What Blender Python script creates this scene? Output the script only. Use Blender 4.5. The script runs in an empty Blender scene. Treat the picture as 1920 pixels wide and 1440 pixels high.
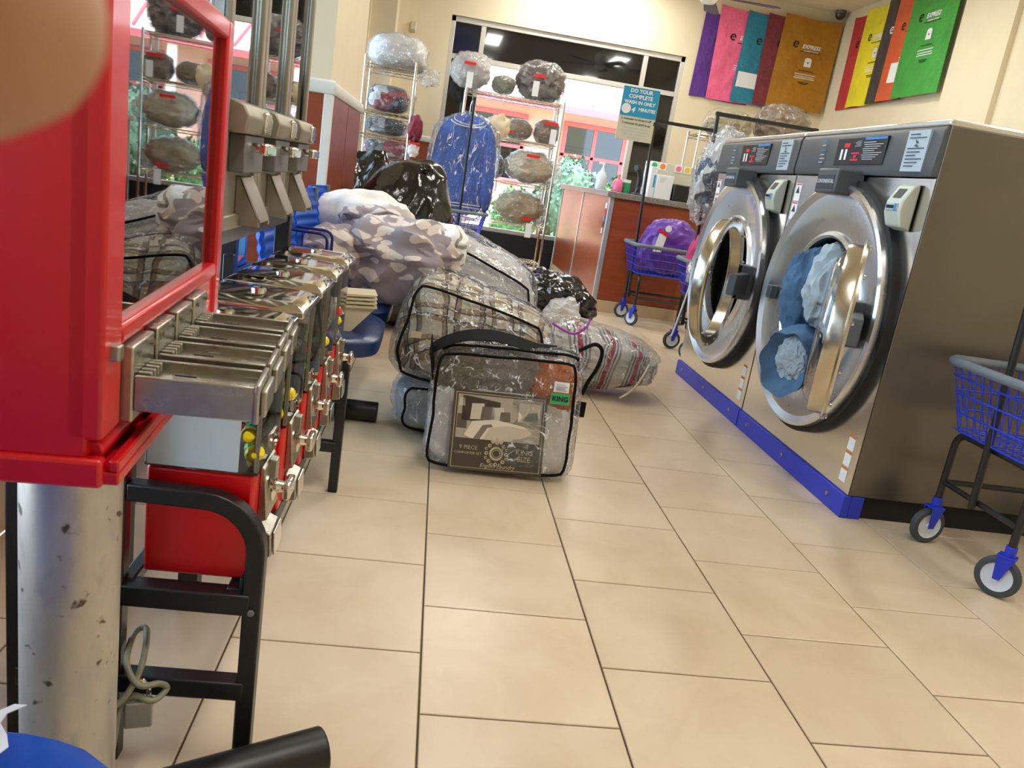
import bpy, bmesh, math, random
from mathutils import Vector, Matrix, noise
random.seed(7)
sc = bpy.context.scene
COL = sc.collection
PI = math.pi

# ---------------------------------------------------------------- camera
cam_d = bpy.data.cameras.new('camera')
cam = bpy.data.objects.new('camera', cam_d)
COL.objects.link(cam)
CAM = Vector((-0.08793, -1.37199, 1.03442))
_yaw, _pit, _rol = math.radians(7.19851), math.radians(-14.49102), math.radians(9.00926)
_d = Vector((math.sin(_yaw) * math.cos(_pit), math.cos(_yaw) * math.cos(_pit), math.sin(_pit)))
_r = Vector((math.cos(_yaw), -math.sin(_yaw), 0))
_u = _r.cross(_d)
_r2 = _r * math.cos(_rol) + _u * math.sin(_rol)
_u2 = -_r * math.sin(_rol) + _u * math.cos(_rol)
cam.matrix_world = Matrix(((_r2.x, _u2.x, -_d.x, CAM.x), (_r2.y, _u2.y, -_d.y, CAM.y), (_r2.z, _u2.z, -_d.z, CAM.z), (0, 0, 0, 1)))
cam_d.sensor_width = 36
cam_d.lens = 1481.19 / 1920 * 36
cam_d.clip_start = 0.01
cam_d.dof.use_dof = True
cam_d.dof.focus_distance = 3.2
cam_d.dof.aperture_fstop = 24
sc.camera = cam

# ---------------------------------------------------------------- world, sun, lamps, exposure
w = bpy.data.worlds.new('world')
sc.world = w
w.use_nodes = True
bg = w.node_tree.nodes['Background']
bg.inputs[0].default_value = (0.62, 0.81, 1.0, 1)
bg.inputs[1].default_value = 8.0
sun_d = bpy.data.lights.new('sun', 'SUN')
sun_d.energy = 11.0
sun_d.angle = 0.01
sun_d.color = (1, 0.95, 0.88)
sun = bpy.data.objects.new('sun', sun_d)
COL.objects.link(sun)
sun.rotation_euler = Vector((0.35, -0.62, 1.0)).to_track_quat('Z', 'Y').to_euler()
LAMP_SPOTS = [(1.35, 7.75, 48, 'x'), (0.55, 5.6, 24, 'y'), (2.9, 5.6, 24, 'y'), (0.55, 2.6, 26, 'y'), (2.9, 2.6, 26, 'y'), (0.55, -0.6, 28, 'y'), (2.9, -0.6, 24, 'y')]
sc.view_settings.view_transform = 'Standard'
sc.view_settings.look = 'None'
sc.view_settings.gamma = 1
sc.view_settings.use_curve_mapping = False
sc.view_settings.exposure = 0.08
sc.cycles.transparent_max_bounces = 24
sc.cycles.max_bounces = 10
sc.cycles.sample_clamp_indirect = 6
sc.cycles.caustics_reflective = False
sc.cycles.caustics_refractive = False

# ---------------------------------------------------------------- helpers
def S(r, g, b):
    f = lambda c: (c / 255 / 12.92) if c <= 10 else ((c / 255 + 0.055) / 1.055) ** 2.4
    return (f(r), f(g), f(b), 1)

class M:
    """collects faces; build() links them as one mesh object"""
    def __init__(self):
        self.v = []; self.f = []
    def add(self, vs, fs):
        n = len(self.v)
        self.v += [Vector(p) for p in vs]
        self.f += [tuple(i + n for i in f) for f in fs]
        return self
    def box(self, x0, x1, y0, y1, z0, z1):
        return self.add([(x0, y0, z0), (x1, y0, z0), (x1, y1, z0), (x0, y1, z0), (x0, y0, z1), (x1, y0, z1), (x1, y1, z1), (x0, y1, z1)],
                        [(0, 3, 2, 1), (4, 5, 6, 7), (0, 1, 5, 4), (1, 2, 6, 5), (2, 3, 7, 6), (3, 0, 4, 7)])
    def cyl(self, a, b, r, n=12, r2=None):
        return self.tube([a, b], r, n, rs=[r, r if r2 is None else r2])
    def tube(self, pts, r, n=8, closed=False, rs=None, square=False):
        pts = [Vector(p) for p in pts]
        k = len(pts)
        if square: n = 4
        rings = []; up = None
        for i, p in enumerate(pts):
            if closed: t = (pts[(i + 1) % k] - pts[i - 1])
            elif i == 0: t = pts[1] - pts[0]
            elif i == k - 1: t = pts[-1] - pts[-2]
            else: t = (pts[i + 1] - p).normalized() + (p - pts[i - 1]).normalized()
            t = t.normalized()
            if up is None:
                up = Vector((0, 0, 1)) if abs(t.z) < 0.9 else Vector((1, 0, 0))
            s = t.cross(up)
            if s.length < 1e-6: s = t.orthogonal()
            s.normalize(); up = s.cross(t).normalized()
            rr = rs[i] if rs else r
            off = PI / 4 if square else 0
            m = 1.41421 if square else 1
            rings.append([p + (s * math.cos(2 * PI * j / n + off) + up * math.sin(2 * PI * j / n + off)) * rr * m for j in range(n)])
        vs = [v for ring in rings for v in ring]
        fs = []
        last = k if closed else k - 1
        for i in range(last):
            a = i * n; b = ((i + 1) % k) * n
            for j in range(n):
                fs.append((a + j, a + (j + 1) % n, b + (j + 1) % n, b + j))
        if not closed:
            fs.append(tuple(range(n - 1, -1, -1))); fs.append(tuple((k - 1) * n + j for j in range(n)))
        return self.add(vs, fs)
    def lathe(self, prof, n=32, o=(0, 0, 0), axis='z', close=False):
        o = Vector(o); vs = []; fs = []; k = len(prof)
        for r, h in prof:
            for j in range(n):
                a = 2 * PI * j / n
                c, s = r * math.cos(a), r * math.sin(a)
                vs.append(o + Vector((c, s, h) if axis == 'z' else ((h, c, s) if axis == 'x' else (s, h, c))))
        for i in range(k - 1 if not close else k):
            a, b = i * n, ((i + 1) % k) * n
            for j in range(n):
                fs.append((a + j, a + (j + 1) % n, b + (j + 1) % n, b + j))
        if not close:
            if prof[0][0] > 1e-4: fs.append(tuple(range(n - 1, -1, -1)))
            if prof[-1][0] > 1e-4: fs.append(tuple((k - 1) * n + j for j in range(n)))
        return self.add(vs, fs)
    def prism(self, poly, a0, a1, axis='y'):
        k = len(poly)
        pt = {'y': lambda p, a: (p[0], a, p[1]), 'x': lambda p, a: (a, p[0], p[1]), 'z': lambda p, a: (p[0], p[1], a)}[axis]
        vs = [pt(p, a0) for p in poly] + [pt(p, a1) for p in poly]
        fs = [tuple(range(k)), tuple(range(2 * k - 1, k - 1, -1))] + [(i, i + k, (i + 1) % k + k, (i + 1) % k) for i in range(k)]
        return self.add(vs, fs)
    def sheet(self, fn, nu, nv, th=0.004):
        """fn(u,v)->Vector point; a thin closed slab"""
        P_ = [[Vector(fn(i / nu, j / nv)) for i in range(nu + 1)] for j in range(nv + 1)]
        n0 = (P_[0][-1] - P_[0][0]).cross(P_[-1][0] - P_[0][0]).normalized() * th
        flat = [p for row in P_ for p in row]
        N = len(flat); W = nu + 1
        vs = flat + [p - n0 for p in flat]; fs = []
        for j in range(nv):
            for i in range(nu):
                a = j * W + i
                fs.append((a, a + 1, a + W + 1, a + W)); fs.append((a + N, a + W + N, a + W + 1 + N, a + 1 + N))
        edge = [i for i in range(W)] + [j * W + nu for j in range(1, nv + 1)] + [nv * W + i for i in range(nu - 1, -1, -1)] + [j * W for j in range(nv - 1, 0, -1)]
        for i in range(len(edge)):
            a, b = edge[i], edge[(i + 1) % len(edge)]
            fs.append((b, a, a + N, b + N))
        return self.add(vs, fs)
    def xf(self, mat):
        self.v = [mat @ p for p in self.v]; return self
    def rz(self, ang, o=(0, 0, 0)):
        o = Vector(o); return self.xf(Matrix.Translation(o) @ Matrix.Rotation(ang, 4, 'Z') @ Matrix.Translation(-o))
    def join(self, other):
        return self.add(other.v, other.f)
    def build(self, name, mat, parent=None, local=False, bevel=0, smooth=True, seg=2, fix=True, angle=0.7):
        me = bpy.data.meshes.new(name)
        vs = self.v
        if parent is not None:
            if not local:
                inv = root_matrix(parent).inverted(); vs = [inv @ p for p in vs]
            org = Vector((0, 0, 0))
        else:
            xs = [p.x for p in vs]; ys = [p.y for p in vs]; zs = [p.z for p in vs]
            org = Vector(((min(xs) + max(xs)) / 2, (min(ys) + max(ys)) / 2, min(zs)))
            vs = [p - org for p in vs]
        me.from_pydata([tuple(p) for p in vs], [], self.f)
        if fix:
            b = bmesh.new(); b.from_mesh(me); bmesh.ops.recalc_face_normals(b, faces=b.faces); b.to_mesh(me); b.free()
        me.validate()
        if smooth:
            me.shade_smooth(); me.set_sharp_from_angle(angle=angle)
        for mm in (mat if isinstance(mat, (list, tuple)) else [mat]): me.materials.append(mm)
        o = bpy.data.objects.new(name, me); COL.objects.link(o)
        o.parent = parent
        if parent is None: o.location = org
        if bevel:
            md = o.modifiers.new('bevel', 'BEVEL'); md.width = bevel; md.segments = seg; md.limit_method = 'ANGLE'; md.angle_limit = 0.6
        return o

def root_matrix(o):
    while o.parent: o = o.parent
    return Matrix.Translation(o.location) @ Matrix.Rotation(o.rotation_euler.z, 4, 'Z')

def tag(o, label, cat, group=None):
    o['label'] = label; o['category'] = cat
    if group: o['group'] = group
    return o
def thing(name, label, cat, loc=(0, 0, 0), rz=0, group=None):
    o = bpy.data.objects.new(name, None); COL.objects.link(o)
    o.location = loc; o.rotation_euler = (0, 0, rz); o.empty_display_size = 0.1
    return tag(o, label, cat, group)
def struct(o):
    o['kind'] = 'structure'; return o
def dup(root, loc, rz=None, label=None, group=None):
    r = root.copy(); COL.objects.link(r); r.location = loc
    if rz is not None: r.rotation_euler = (0, 0, rz)
    if label: r['label'] = label
    if group: r['group'] = group
    def rec(src, dst):
        for ch in list(src.children):
            c = ch.copy(); COL.objects.link(c); c.parent = dst; rec(ch, c)
    rec(root, r)
    return r

_ico = {}
def ico(sub):
    if sub not in _ico:
        b = bmesh.new(); bmesh.ops.create_icosphere(b, subdivisions=sub, radius=1)
        _ico[sub] = ([v.co.copy() for v in b.verts], [tuple(v.index for v in f.verts) for f in b.faces]); b.free()
    return _ico[sub]
def pleat(n, amp):
    def f(q, d):
        a = math.atan2(d.z, d.x); rad = math.sqrt(d.x * d.x + d.z * d.z)
        k = 1 + amp * math.sin(n * a + 1.3 * math.sin(3 * a)) * (0.25 + rad) * (1 if d.y < 0.6 else 0.3)
        dim = 0.30 * max(0.0, 0.35 - rad) * (1 if d.y < 0 else 0)
        return Vector((q.x * k, q.y * (1 - dim), q.z * k))
    return f
def lump(c, s, seed=0, amp=0.1, freq=1.8, fold=0.0, ffreq=4.0, p=2.4, sub=4, zmin=None, rz=0, ry=0, rx=0, crumple=0.0, cfreq=9, zmax=None, shape=None):
    vs0, fs = ico(sub); c = Vector(c); sd = Vector((seed * 7.31, seed * 3.17, seed * 5.77)); out = []
    R = Matrix.Rotation(rz, 3, 'Z') @ Matrix.Rotation(ry, 3, 'Y') @ Matrix.Rotation(rx, 3, 'X')
    for d in vs0:
        k = (abs(d.x) ** p + abs(d.y) ** p + abs(d.z) ** p) ** (-1 / p)
        r = k * (1 + amp * noise.noise(d * freq + sd))
        if fold: r -= fold * (abs(noise.noise(d * ffreq + sd * 1.3))) * k
        if crumple: r += crumple * (noise.noise(d * cfreq + sd) + 0.6 * noise.noise(d * cfreq * 2.1 - sd))
        q = Vector((d.x * r * s[0] / 2, d.y * r * s[1] / 2, d.z * r * s[2] / 2))
        if shape: q = shape(q, d)
        q = R @ q + c
        if zmin is not None and q.z < zmin: q.z = zmin + 0.002 * noise.noise(d * 9)
        if zmax is not None and q.z > zmax: q.z = zmax
        out.append(q)
    return M().add(out, fs)

def text_m(body, size, align='CENTER', shear=0.0, bold=0.0, depth=0.0006, space=1.0):
    cu = bpy.data.curves.new('t', 'FONT'); cu.body = body; cu.size = size; cu.align_x = align; cu.align_y = 'CENTER'
    cu.shear = shear; cu.offset = bold; cu.extrude = depth; cu.resolution_u = 2; cu.space_character = space; cu.space_line = 0.9
    o = bpy.data.objects.new('t', cu); COL.objects.link(o)
    dg = bpy.context.evaluated_depsgraph_get(); dg.update()
    me = o.evaluated_get(dg).to_mesh()
    m = M().add([v.co.copy() for v in me.vertices], [tuple(p_.vertices) for p_ in me.polygons])
    o.evaluated_get(dg).to_mesh_clear(); bpy.data.objects.remove(o); bpy.data.curves.remove(cu)
    return m
def frame_m(origin, right, up):
    r = Vector(right).normalized(); u = Vector(up).normalized(); n = r.cross(u)
    return Matrix(((r.x, u.x, n.x, origin[0]), (r.y, u.y, n.y, origin[1]), (r.z, u.z, n.z, origin[2]), (0, 0, 0, 1)))
# ---------------------------------------------------------------- materials
def _new(name):
    m = bpy.data.materials.new(name); m.use_nodes = True
    nt = m.node_tree; nt.nodes.clear()
    out = nt.nodes.new('ShaderNodeOutputMaterial')
    return m, nt, out
def N(nt, typ, **kw):
    n = nt.nodes.new('ShaderNode' + typ)
    for k, v in kw.items():
        if k.startswith('i_'):
            key = k[2:]; n.inputs[int(key) if key.isdigit() else key.replace('_', ' ')].default_value = v
        else: setattr(n, k, v)
    return n
def coord(nt, scale=(1, 1, 1), kind='Object', rot=(0, 0, 0)):
    tc = N(nt, 'TexCoord'); mp = N(nt, 'Mapping')
    mp.inputs['Scale'].default_value = scale; mp.inputs['Rotation'].default_value = rot
    nt.links.new(tc.outputs[kind], mp.inputs['Vector'])
    return mp.outputs[0]
def ramp(nt, fac, stops, interp='LINEAR'):
    r = N(nt, 'ValToRGB'); cr = r.color_ramp; cr.interpolation = interp
    while len(cr.elements) < len(stops): cr.elements.new(0.5)
    for e, (p, c) in zip(cr.elements, stops): e.position = p; e.color = c
    nt.links.new(fac, r.inputs[0]); return r.outputs[0]
def mixc(nt, fac, a, b, typ='MIX'):
    m = N(nt, 'Mix', data_type='RGBA', blend_type=typ)
    for sock, val in ((m.inputs[0], fac), (m.inputs[6], a), (m.inputs[7], b)):
        if isinstance(val, (int, float, tuple)): sock.default_value = val
        else: nt.links.new(val, sock)
    return m.outputs[2]
def mth(nt, op, a, b=0.0, clamp=False):
    m = N(nt, 'Math', operation=op, use_clamp=clamp)
    for i, val in enumerate((a, b)):
        if isinstance(val, (int, float)): m.inputs[i].default_value = val
        else: nt.links.new(val, m.inputs[i])
    return m.outputs[0]
def nz(nt, vec, scale, detail=3, rough=0.55, dist=0.0):
    n = N(nt, 'TexNoise'); n.inputs['Scale'].default_value = scale; n.inputs['Detail'].default_value = detail; n.inputs['Roughness'].default_value = rough; n.inputs['Distortion'].default_value = dist
    nt.links.new(vec, n.inputs['Vector']); return n.outputs['Fac']
def bumpn(nt, h, strength, dist=0.01):
    b = N(nt, 'Bump'); b.inputs['Strength'].default_value = strength; b.inputs['Distance'].default_value = dist
    nt.links.new(h, b.inputs['Height']); return b.outputs[0]
def scl(c, k): return (min(1, c[0] * k), min(1, c[1] * k), min(1, c[2] * k), 1)
def pm(name, color, rough=0.5, metal=0.0, var=0.08, vs=6.0, bump=0.0, bs=60.0, bd=0.004, coat=0.0, emit=None, es=1.0, sheen=0.0, stretch=(1, 1, 1), spec=0.5, col2=None, rvar=0.0):
    m, nt, out = _new(name); b = N(nt, 'BsdfPrincipled')
    b.inputs['Roughness'].default_value = rough; b.inputs['Metallic'].default_value = metal
    b.inputs['Coat Weight'].default_value = coat; b.inputs['Coat Roughness'].default_value = 0.08
    b.inputs['Sheen Weight'].default_value = sheen; b.inputs['Specular IOR Level'].default_value = spec
    v = coord(nt, stretch)
    f = nz(nt, v, vs, 4)
    c2 = col2 or scl(color, 1 - 2 * var)
    nt.links.new(ramp(nt, f, [(0.3, scl(color, 1 + var)), (0.7, c2)]), b.inputs['Base Color'])
    if rvar:
        nt.links.new(mth(nt, 'ADD', mth(nt, 'MULTIPLY', f, rvar), rough - rvar / 2), b.inputs['Roughness'])
    if bump:
        nt.links.new(bumpn(nt, nz(nt, v, bs, 4), bump, bd), b.inputs['Normal'])
    if emit:
        b.inputs['Emission Color'].default_value = emit; b.inputs['Emission Strength'].default_value = es
    nt.links.new(b.outputs[0], out.inputs[0]); return m
def glass(name, tint=(1, 1, 1, 1), boost=1.3, base=0.02, rough=0.0, ior=1.5):
    m, nt, out = _new(name)
    fr = N(nt, 'Fresnel'); fr.inputs[0].default_value = ior
    fac = mth(nt, 'ADD', mth(nt, 'MULTIPLY', fr.outputs[0], boost), base, True)
    t = N(nt, 'BsdfTransparent'); t.inputs[0].default_value = tint
    g = N(nt, 'BsdfGlossy'); g.inputs['Roughness'].default_value = rough
    mx = N(nt, 'MixShader'); nt.links.new(fac, mx.inputs[0]); nt.links.new(t.outputs[0], mx.inputs[1]); nt.links.new(g.outputs[0], mx.inputs[2])
    nt.links.new(mx.outputs[0], out.inputs[0]); return m
def film(name, tint=(0.985, 0.99, 0.995, 1), milk=0.03, gloss=0.045, bs=13.0, bstr=1.0, rough=0.06, milkcol=(0.93, 0.95, 0.97, 1), stretch=(1, 1, 1), bd=0.06):
    """clear crinkled plastic film"""
    m, nt, out = _new(name)
    v = coord(nt, stretch)
    h = nz(nt, v, bs, 3, 0.6, 1.2)
    h2 = nz(nt, v, bs * 3.1, 2, 0.5, 0.8)
    hh = mth(nt, 'ADD', mth(nt, 'ABSOLUTE', mth(nt, 'SUBTRACT', h, 0.5)), mth(nt, 'MULTIPLY', mth(nt, 'ABSOLUTE', mth(nt, 'SUBTRACT', h2, 0.5)), 0.4))
    nrm = bumpn(nt, hh, bstr, bd)
    lw = N(nt, 'Fresnel'); lw.inputs[0].default_value = 1.45; nt.links.new(nrm, lw.inputs['Normal'])
    fac = mth(nt, 'ADD', mth(nt, 'MULTIPLY', lw.outputs[0], 0.55), gloss, True)
    # creases whitened and glossed, sparkle highlights painted into the film
    cr = nz(nt, v, bs * 0.8, 2, 0.5, 2.2)
    crease_glint = ramp(nt, mth(nt, 'ABSOLUTE', mth(nt, 'SUBTRACT', cr, 0.5)), [(0.0, (1, 1, 1, 1)), (0.03, (0, 0, 0, 1))])
    brk = ramp(nt, nz(nt, v, bs * 1.7, 2), [(0.48, (0, 0, 0, 1)), (0.58, (1, 1, 1, 1))])
    crease_glint = mth(nt, 'MULTIPLY', crease_glint, brk)
    fac = mth(nt, 'ADD', fac, mth(nt, 'MULTIPLY', crease_glint, 0.25), True)
    t = N(nt, 'BsdfTransparent'); t.inputs[0].default_value = tint
    dfn = N(nt, 'BsdfDiffuse'); dfn.inputs[0].default_value = milkcol
    g = N(nt, 'BsdfGlossy'); g.inputs['Roughness'].default_value = rough; nt.links.new(nrm, g.inputs['Normal'])
    m1 = N(nt, 'MixShader'); nt.links.new(mth(nt, 'ADD', mth(nt, 'MULTIPLY', crease_glint, 0.8), milk, True), m1.inputs[0]); nt.links.new(t.outputs[0], m1.inputs[1]); nt.links.new(dfn.outputs[0], m1.inputs[2])
    m2 = N(nt, 'MixShader'); nt.links.new(fac, m2.inputs[0]); nt.links.new(m1.outputs[0], m2.inputs[1]); nt.links.new(g.outputs[0], m2.inputs[2])
    nt.links.new(m2.outputs[0], out.inputs[0]); return m
def fabric_pat(name, colfn, rough=0.85, bump=0.25, bs=25.0, sheen=0.2, warp=0.35):
    m, nt, out = _new(name); b = N(nt, 'BsdfPrincipled'); b.inputs['Roughness'].default_value = rough; b.inputs['Sheen Weight'].default_value = sheen
    tc = N(nt, 'TexCoord')
    # warp so that the pattern follows the folds
    wn = N(nt, 'TexNoise'); wn.inputs['Scale'].default_value = 3.5; wn.inputs['Detail'].default_value = 2
    nt.links.new(tc.outputs['Object'], wn.inputs['Vector'])
    vm = N(nt, 'VectorMath', operation='SCALE'); vm.inputs['Scale'].default_value = warp; nt.links.new(wn.outputs['Color'], vm.inputs[0])
    va = N(nt, 'VectorMath', operation='ADD'); nt.links.new(tc.outputs['Object'], va.inputs[0]); nt.links.new(vm.outputs[0], va.inputs[1])
    nt.links.new(colfn(nt, va.outputs[0]), b.inputs['Base Color'])
    nt.links.new(bumpn(nt, nz(nt, va.outputs[0], bs, 4), bump, 0.01), b.inputs['Normal'])
    nt.links.new(b.outputs[0], out.inputs[0]); return m
def wave(nt, vec, scale, direction='X', dist=0.0):
    n = N(nt, 'TexWave', bands_direction=direction); n.inputs['Scale'].default_value = scale; n.inputs['Distortion'].default_value = dist
    nt.links.new(vec, n.inputs['Vector']); return n.outputs['Fac']
def plaid_col(nt, v):
    base = S(218, 204, 174)
    a = ramp(nt, wave(nt, v, 2.3, 'X'), [(0.0, base), (0.42, base), (0.45, S(146, 116, 68)), (0.80, S(146, 116, 68)), (0.82, S(52, 46, 46)), (0.9, S(52, 46, 46)), (0.92, base)], 'CONSTANT')
    mp = N(nt, 'Mapping'); mp.inputs['Rotation'].default_value = (0.75, 0, 0); nt.links.new(v, mp.inputs['Vector'])
    b_ = ramp(nt, wave(nt, mp.outputs[0], 2.3, 'Z'), [(0.0, (1, 1, 1, 1)), (0.42, (1, 1, 1, 1)), (0.45, S(196, 172, 122)), (0.80, S(196, 172, 122)), (0.82, S(110, 100, 98)), (0.9, S(110, 100, 98)), (0.92, (1, 1, 1, 1))], 'CONSTANT')
    return mixc(nt, 1.0, a, b_, 'MULTIPLY')
def floral_col(nt, v):
    def petals(rot, sc):
        mp = N(nt, 'Mapping'); mp.inputs['Rotation'].default_value = rot; mp.inputs['Scale'].default_value = sc; nt.links.new(v, mp.inputs['Vector'])
        vo = N(nt, 'TexVoronoi'); vo.inputs['Scale'].default_value = 1.0; nt.links.new(mp.outputs[0], vo.inputs['Vector']); return vo.outputs['Distance']
    d1 = petals((0, 0.5, 0.6), (7.5, 7, 17)); d2 = petals((0.3, -0.7, -0.4), (7, 7.5, 18))
    f = mth(nt, 'MINIMUM', d1, d2)
    return ramp(nt, f, [(0.0, S(214, 200, 190)), (0.34, S(214, 200, 190)), (0.37, S(148, 134, 138)), (1, S(140, 126, 132))], 'LINEAR')
def stripe_col(nt, v):
    return ramp(nt, wave(nt, v, 1.9, 'X', 1.0), [(0.0, S(228, 224, 218)), (0.3, S(150, 146, 142)), (0.5, S(226, 222, 216)), (0.66, S(108, 106, 112)), (0.80, S(206, 202, 198)), (0.93, S(170, 26, 66))], 'CONSTANT')
def check_col(nt, v):
    a = ramp(nt, wave(nt, v, 3.2, 'X'), [(0, S(245, 244, 240)), (0.93, S(160, 158, 150)), (1, S(160, 158, 150))], 'CONSTANT')
    b_ = ramp(nt, wave(nt, v, 3.2, 'Z'), [(0, (1, 1, 1, 1)), (0.93, S(176, 172, 164)), (1, S(176, 172, 164))], 'CONSTANT')
    return mixc(nt, 1.0, a, b_, 'MULTIPLY')
def mixed_col(*cols, scale=6.0):
    def fn(nt, v):
        vo = N(nt, 'TexVoronoi'); vo.inputs['Scale'].default_value = scale; nt.links.new(v, vo.inputs['Vector'])
        sp = N(nt, 'SeparateColor'); nt.links.new(vo.outputs['Color'], sp.inputs[0])
        k = len(cols)
        return ramp(nt, sp.outputs[0], [(i / k, c) for i, c in enumerate(cols)], 'CONSTANT')
    return fn
def wood(name, a, b_, rough=0.3):
    m, nt, out = _new(name); b = N(nt, 'BsdfPrincipled'); b.inputs['Roughness'].default_value = rough
    v = coord(nt, (1.2, 1.2, 9))
    f = nz(nt, v, 2.2, 6, 0.6, 0.7)
    nt.links.new(ramp(nt, f, [(0.3, a), (0.7, b_)]), b.inputs['Base Color'])
    nt.links.new(b.outputs[0], out.inputs[0]); return m
def brushed(name, color, rough=0.28, stretch=(1, 60, 1), amt=0.06, var=0.1, ani=0.0):
    m, nt, out = _new(name); b = N(nt, 'BsdfPrincipled'); b.inputs['Metallic'].default_value = 1.0
    v = coord(nt, stretch); f = nz(nt, v, 4, 4)
    nt.links.new(ramp(nt, f, [(0.2, scl(color, 1 + var)), (0.8, scl(color, 1 - var))]), b.inputs['Base Color'])
    nt.links.new(mth(nt, 'ADD', mth(nt, 'MULTIPLY', f, 0.15), rough - 0.07), b.inputs['Roughness'])
    nt.links.new(bumpn(nt, f, amt, 0.002), b.inputs['Normal'])
    nt.links.new(b.outputs[0], out.inputs[0]); return m
def tile_mat():
    m, nt, out = _new('floor_tile'); b = N(nt, 'BsdfPrincipled')
    v = coord(nt, (1, 1, 1)); oi = N(nt, 'ObjectInfo')
    va = N(nt, 'VectorMath', operation='ADD'); nt.links.new(v, va.inputs[0]); nt.links.new(oi.outputs['Location'], va.inputs[1])
    f = nz(nt, va.outputs[0], 4.5, 6, 0.62, 0.6)
    c = ramp(nt, f, [(0.25, S(200, 178, 146)), (0.5, S(211, 190, 160)), (0.78, S(219, 200, 172))])
    hs = N(nt, 'HueSaturation'); nt.links.new(c, hs.inputs['Color'])
    nt.links.new(mth(nt, 'ADD', mth(nt, 'MULTIPLY', oi.outputs['Random'], 0.08), 0.96), hs.inputs['Value'])
    nt.links.new(hs.outputs[0], b.inputs['Base Color'])
    nt.links.new(mth(nt, 'ADD', mth(nt, 'MULTIPLY', f, 0.2), 0.22), b.inputs['Roughness'])
    nt.links.new(bumpn(nt, nz(nt, va.outputs[0], 14, 5), 0.12, 0.004), b.inputs['Normal'])
    nt.links.new(b.outputs[0], out.inputs[0]); return m
def leaf_mat(name, a, b_):
    m, nt, out = _new(name); b = N(nt, 'BsdfPrincipled'); b.inputs['Roughness'].default_value = 0.5
    f = nz(nt, coord(nt), 7, 3)
    nt.links.new(ramp(nt, f, [(0.3, a), (0.7, b_)]), b.inputs['Base Color'])
    nt.links.new(b.outputs[0], out.inputs[0]); return m
def galv_mat():
    m, nt, out = _new('galvanised_pipe'); b = N(nt, 'BsdfPrincipled'); b.inputs['Metallic'].default_value = 0.75; b.inputs['Roughness'].default_value = 0.42
    f = nz(nt, coord(nt, (3, 3, 1.2)), 7, 6, 0.65)
    sp = nz(nt, coord(nt), 45, 2, 0.5)
    c = ramp(nt, f, [(0.3, S(176, 178, 182)), (0.55, S(196, 192, 184)), (0.75, S(150, 156, 166))])
    c = mixc(nt, ramp(nt, sp, [(0.66, (0, 0, 0, 1)), (0.72, (1, 1, 1, 1))]), c, S(96, 84, 72))
    nt.links.new(c, b.inputs['Base Color']); nt.links.new(bumpn(nt, f, 0.15, 0.003), b.inputs['Normal'])
    nt.links.new(b.outputs[0], out.inputs[0]); return m

MT = {}
MT['tile'] = tile_mat()
MT['grout'] = pm('grout', S(112, 96, 76), 0.9)
MT['wall'] = pm('cream_wall_paint', S(228, 215, 186), 0.75, var=0.015, bump=0.05, bs=120)
MT['ceil'] = pm('ceiling_white', S(232, 222, 196), 0.8, var=0.02)
MT['wood'] = wood('cherry_laminate', S(126, 56, 28), S(148, 70, 36), 0.32)
MT['wood2'] = wood('cherry_laminate_counter', S(138, 62, 30), S(162, 80, 42), 0.28)
MT['trim'] = pm('pale_trim', S(222, 222, 214), 0.4, var=0.02)
MT['alu'] = pm('window_aluminium', S(196, 192, 184), 0.4, 0.35, var=0.03)
MT['alustrip'] = pm('aluminium_strip', S(190, 194, 198), 0.35, 0.6, var=0.05)
MT['glass'] = glass('window_glass', (0.97, 0.98, 0.98, 1), 0.9, 0.01)
MT['darkglass'] = pm('spandrel_glass', S(10, 10, 13), 0.03, var=0.0, coat=0.6)
MT['blueglass'] = pm('blue_spandrel_glass', S(12, 24, 56), 0.03, var=0.0, coat=0.4)
MT['black'] = pm('black_paint', S(22, 22, 24), 0.38, var=0.1, vs=30, rvar=0.1)
MT['blackm'] = pm('black_matte', S(18, 18, 19), 0.7)
MT['basetile'] = pm('base_tile', S(206, 180, 142), 0.4, var=0.05)
MT['steel'] = brushed('brushed_steel', S(238, 238, 235), 0.22, (1.5, 1.5, 60), 0.0, 0.03)
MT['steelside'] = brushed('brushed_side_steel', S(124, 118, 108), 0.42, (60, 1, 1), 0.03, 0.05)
MT['chrome'] = pm('chrome', S(225, 222, 214), 0.08, 1.0, var=0.03)
MT['dishsteel'] = brushed('spun_steel', S(228, 233, 240), 0.28, (1, 1, 1), 0.0, 0.03)
MT['zinc'] = pm('worn_zinc', S(178, 176, 164), 0.3, 0.95, var=0.12, vs=30, bump=0.2, bs=60, bd=0.002, rvar=0.25)
MT['red'] = pm('red_enamel', S(206, 12, 26), 0.34, var=0.04, vs=3, coat=0.25)
MT['redbase'] = pm('red_enamel_base', S(214, 16, 22), 0.3, var=0.03, coat=0.3)
MT['acrylic'] = glass('clear_acrylic', (0.96, 0.97, 0.96, 1), 1.0, 0.03, 0.02)
MT['cabglass'] = glass('cabinet_glass', (0.9, 0.92, 0.9, 1), 1.5, 0.06, 0.015)
MT['galv'] = galv_mat()
MT['beigemetal'] = pm('grey_beige_metal', S(156, 150, 134), 0.4, 0.4, var=0.05, vs=20)
MT['greymetal'] = pm('grey_powder_coat', S(118, 120, 120), 0.5, 0.2, var=0.04)
MT['bluepl'] = pm('blue_plastic', S(8, 78, 186), 0.35, var=0.05)
MT['bluedk'] = pm('dark_blue_plastic', S(6, 40, 92), 0.35, var=0.05)
MT['bluewire'] = pm('blue_coated_wire', S(22, 52, 190), 0.4, var=0.03)
MT['navywire'] = pm('navy_coated_wire', S(26, 30, 110), 0.4, var=0.03)
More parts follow.
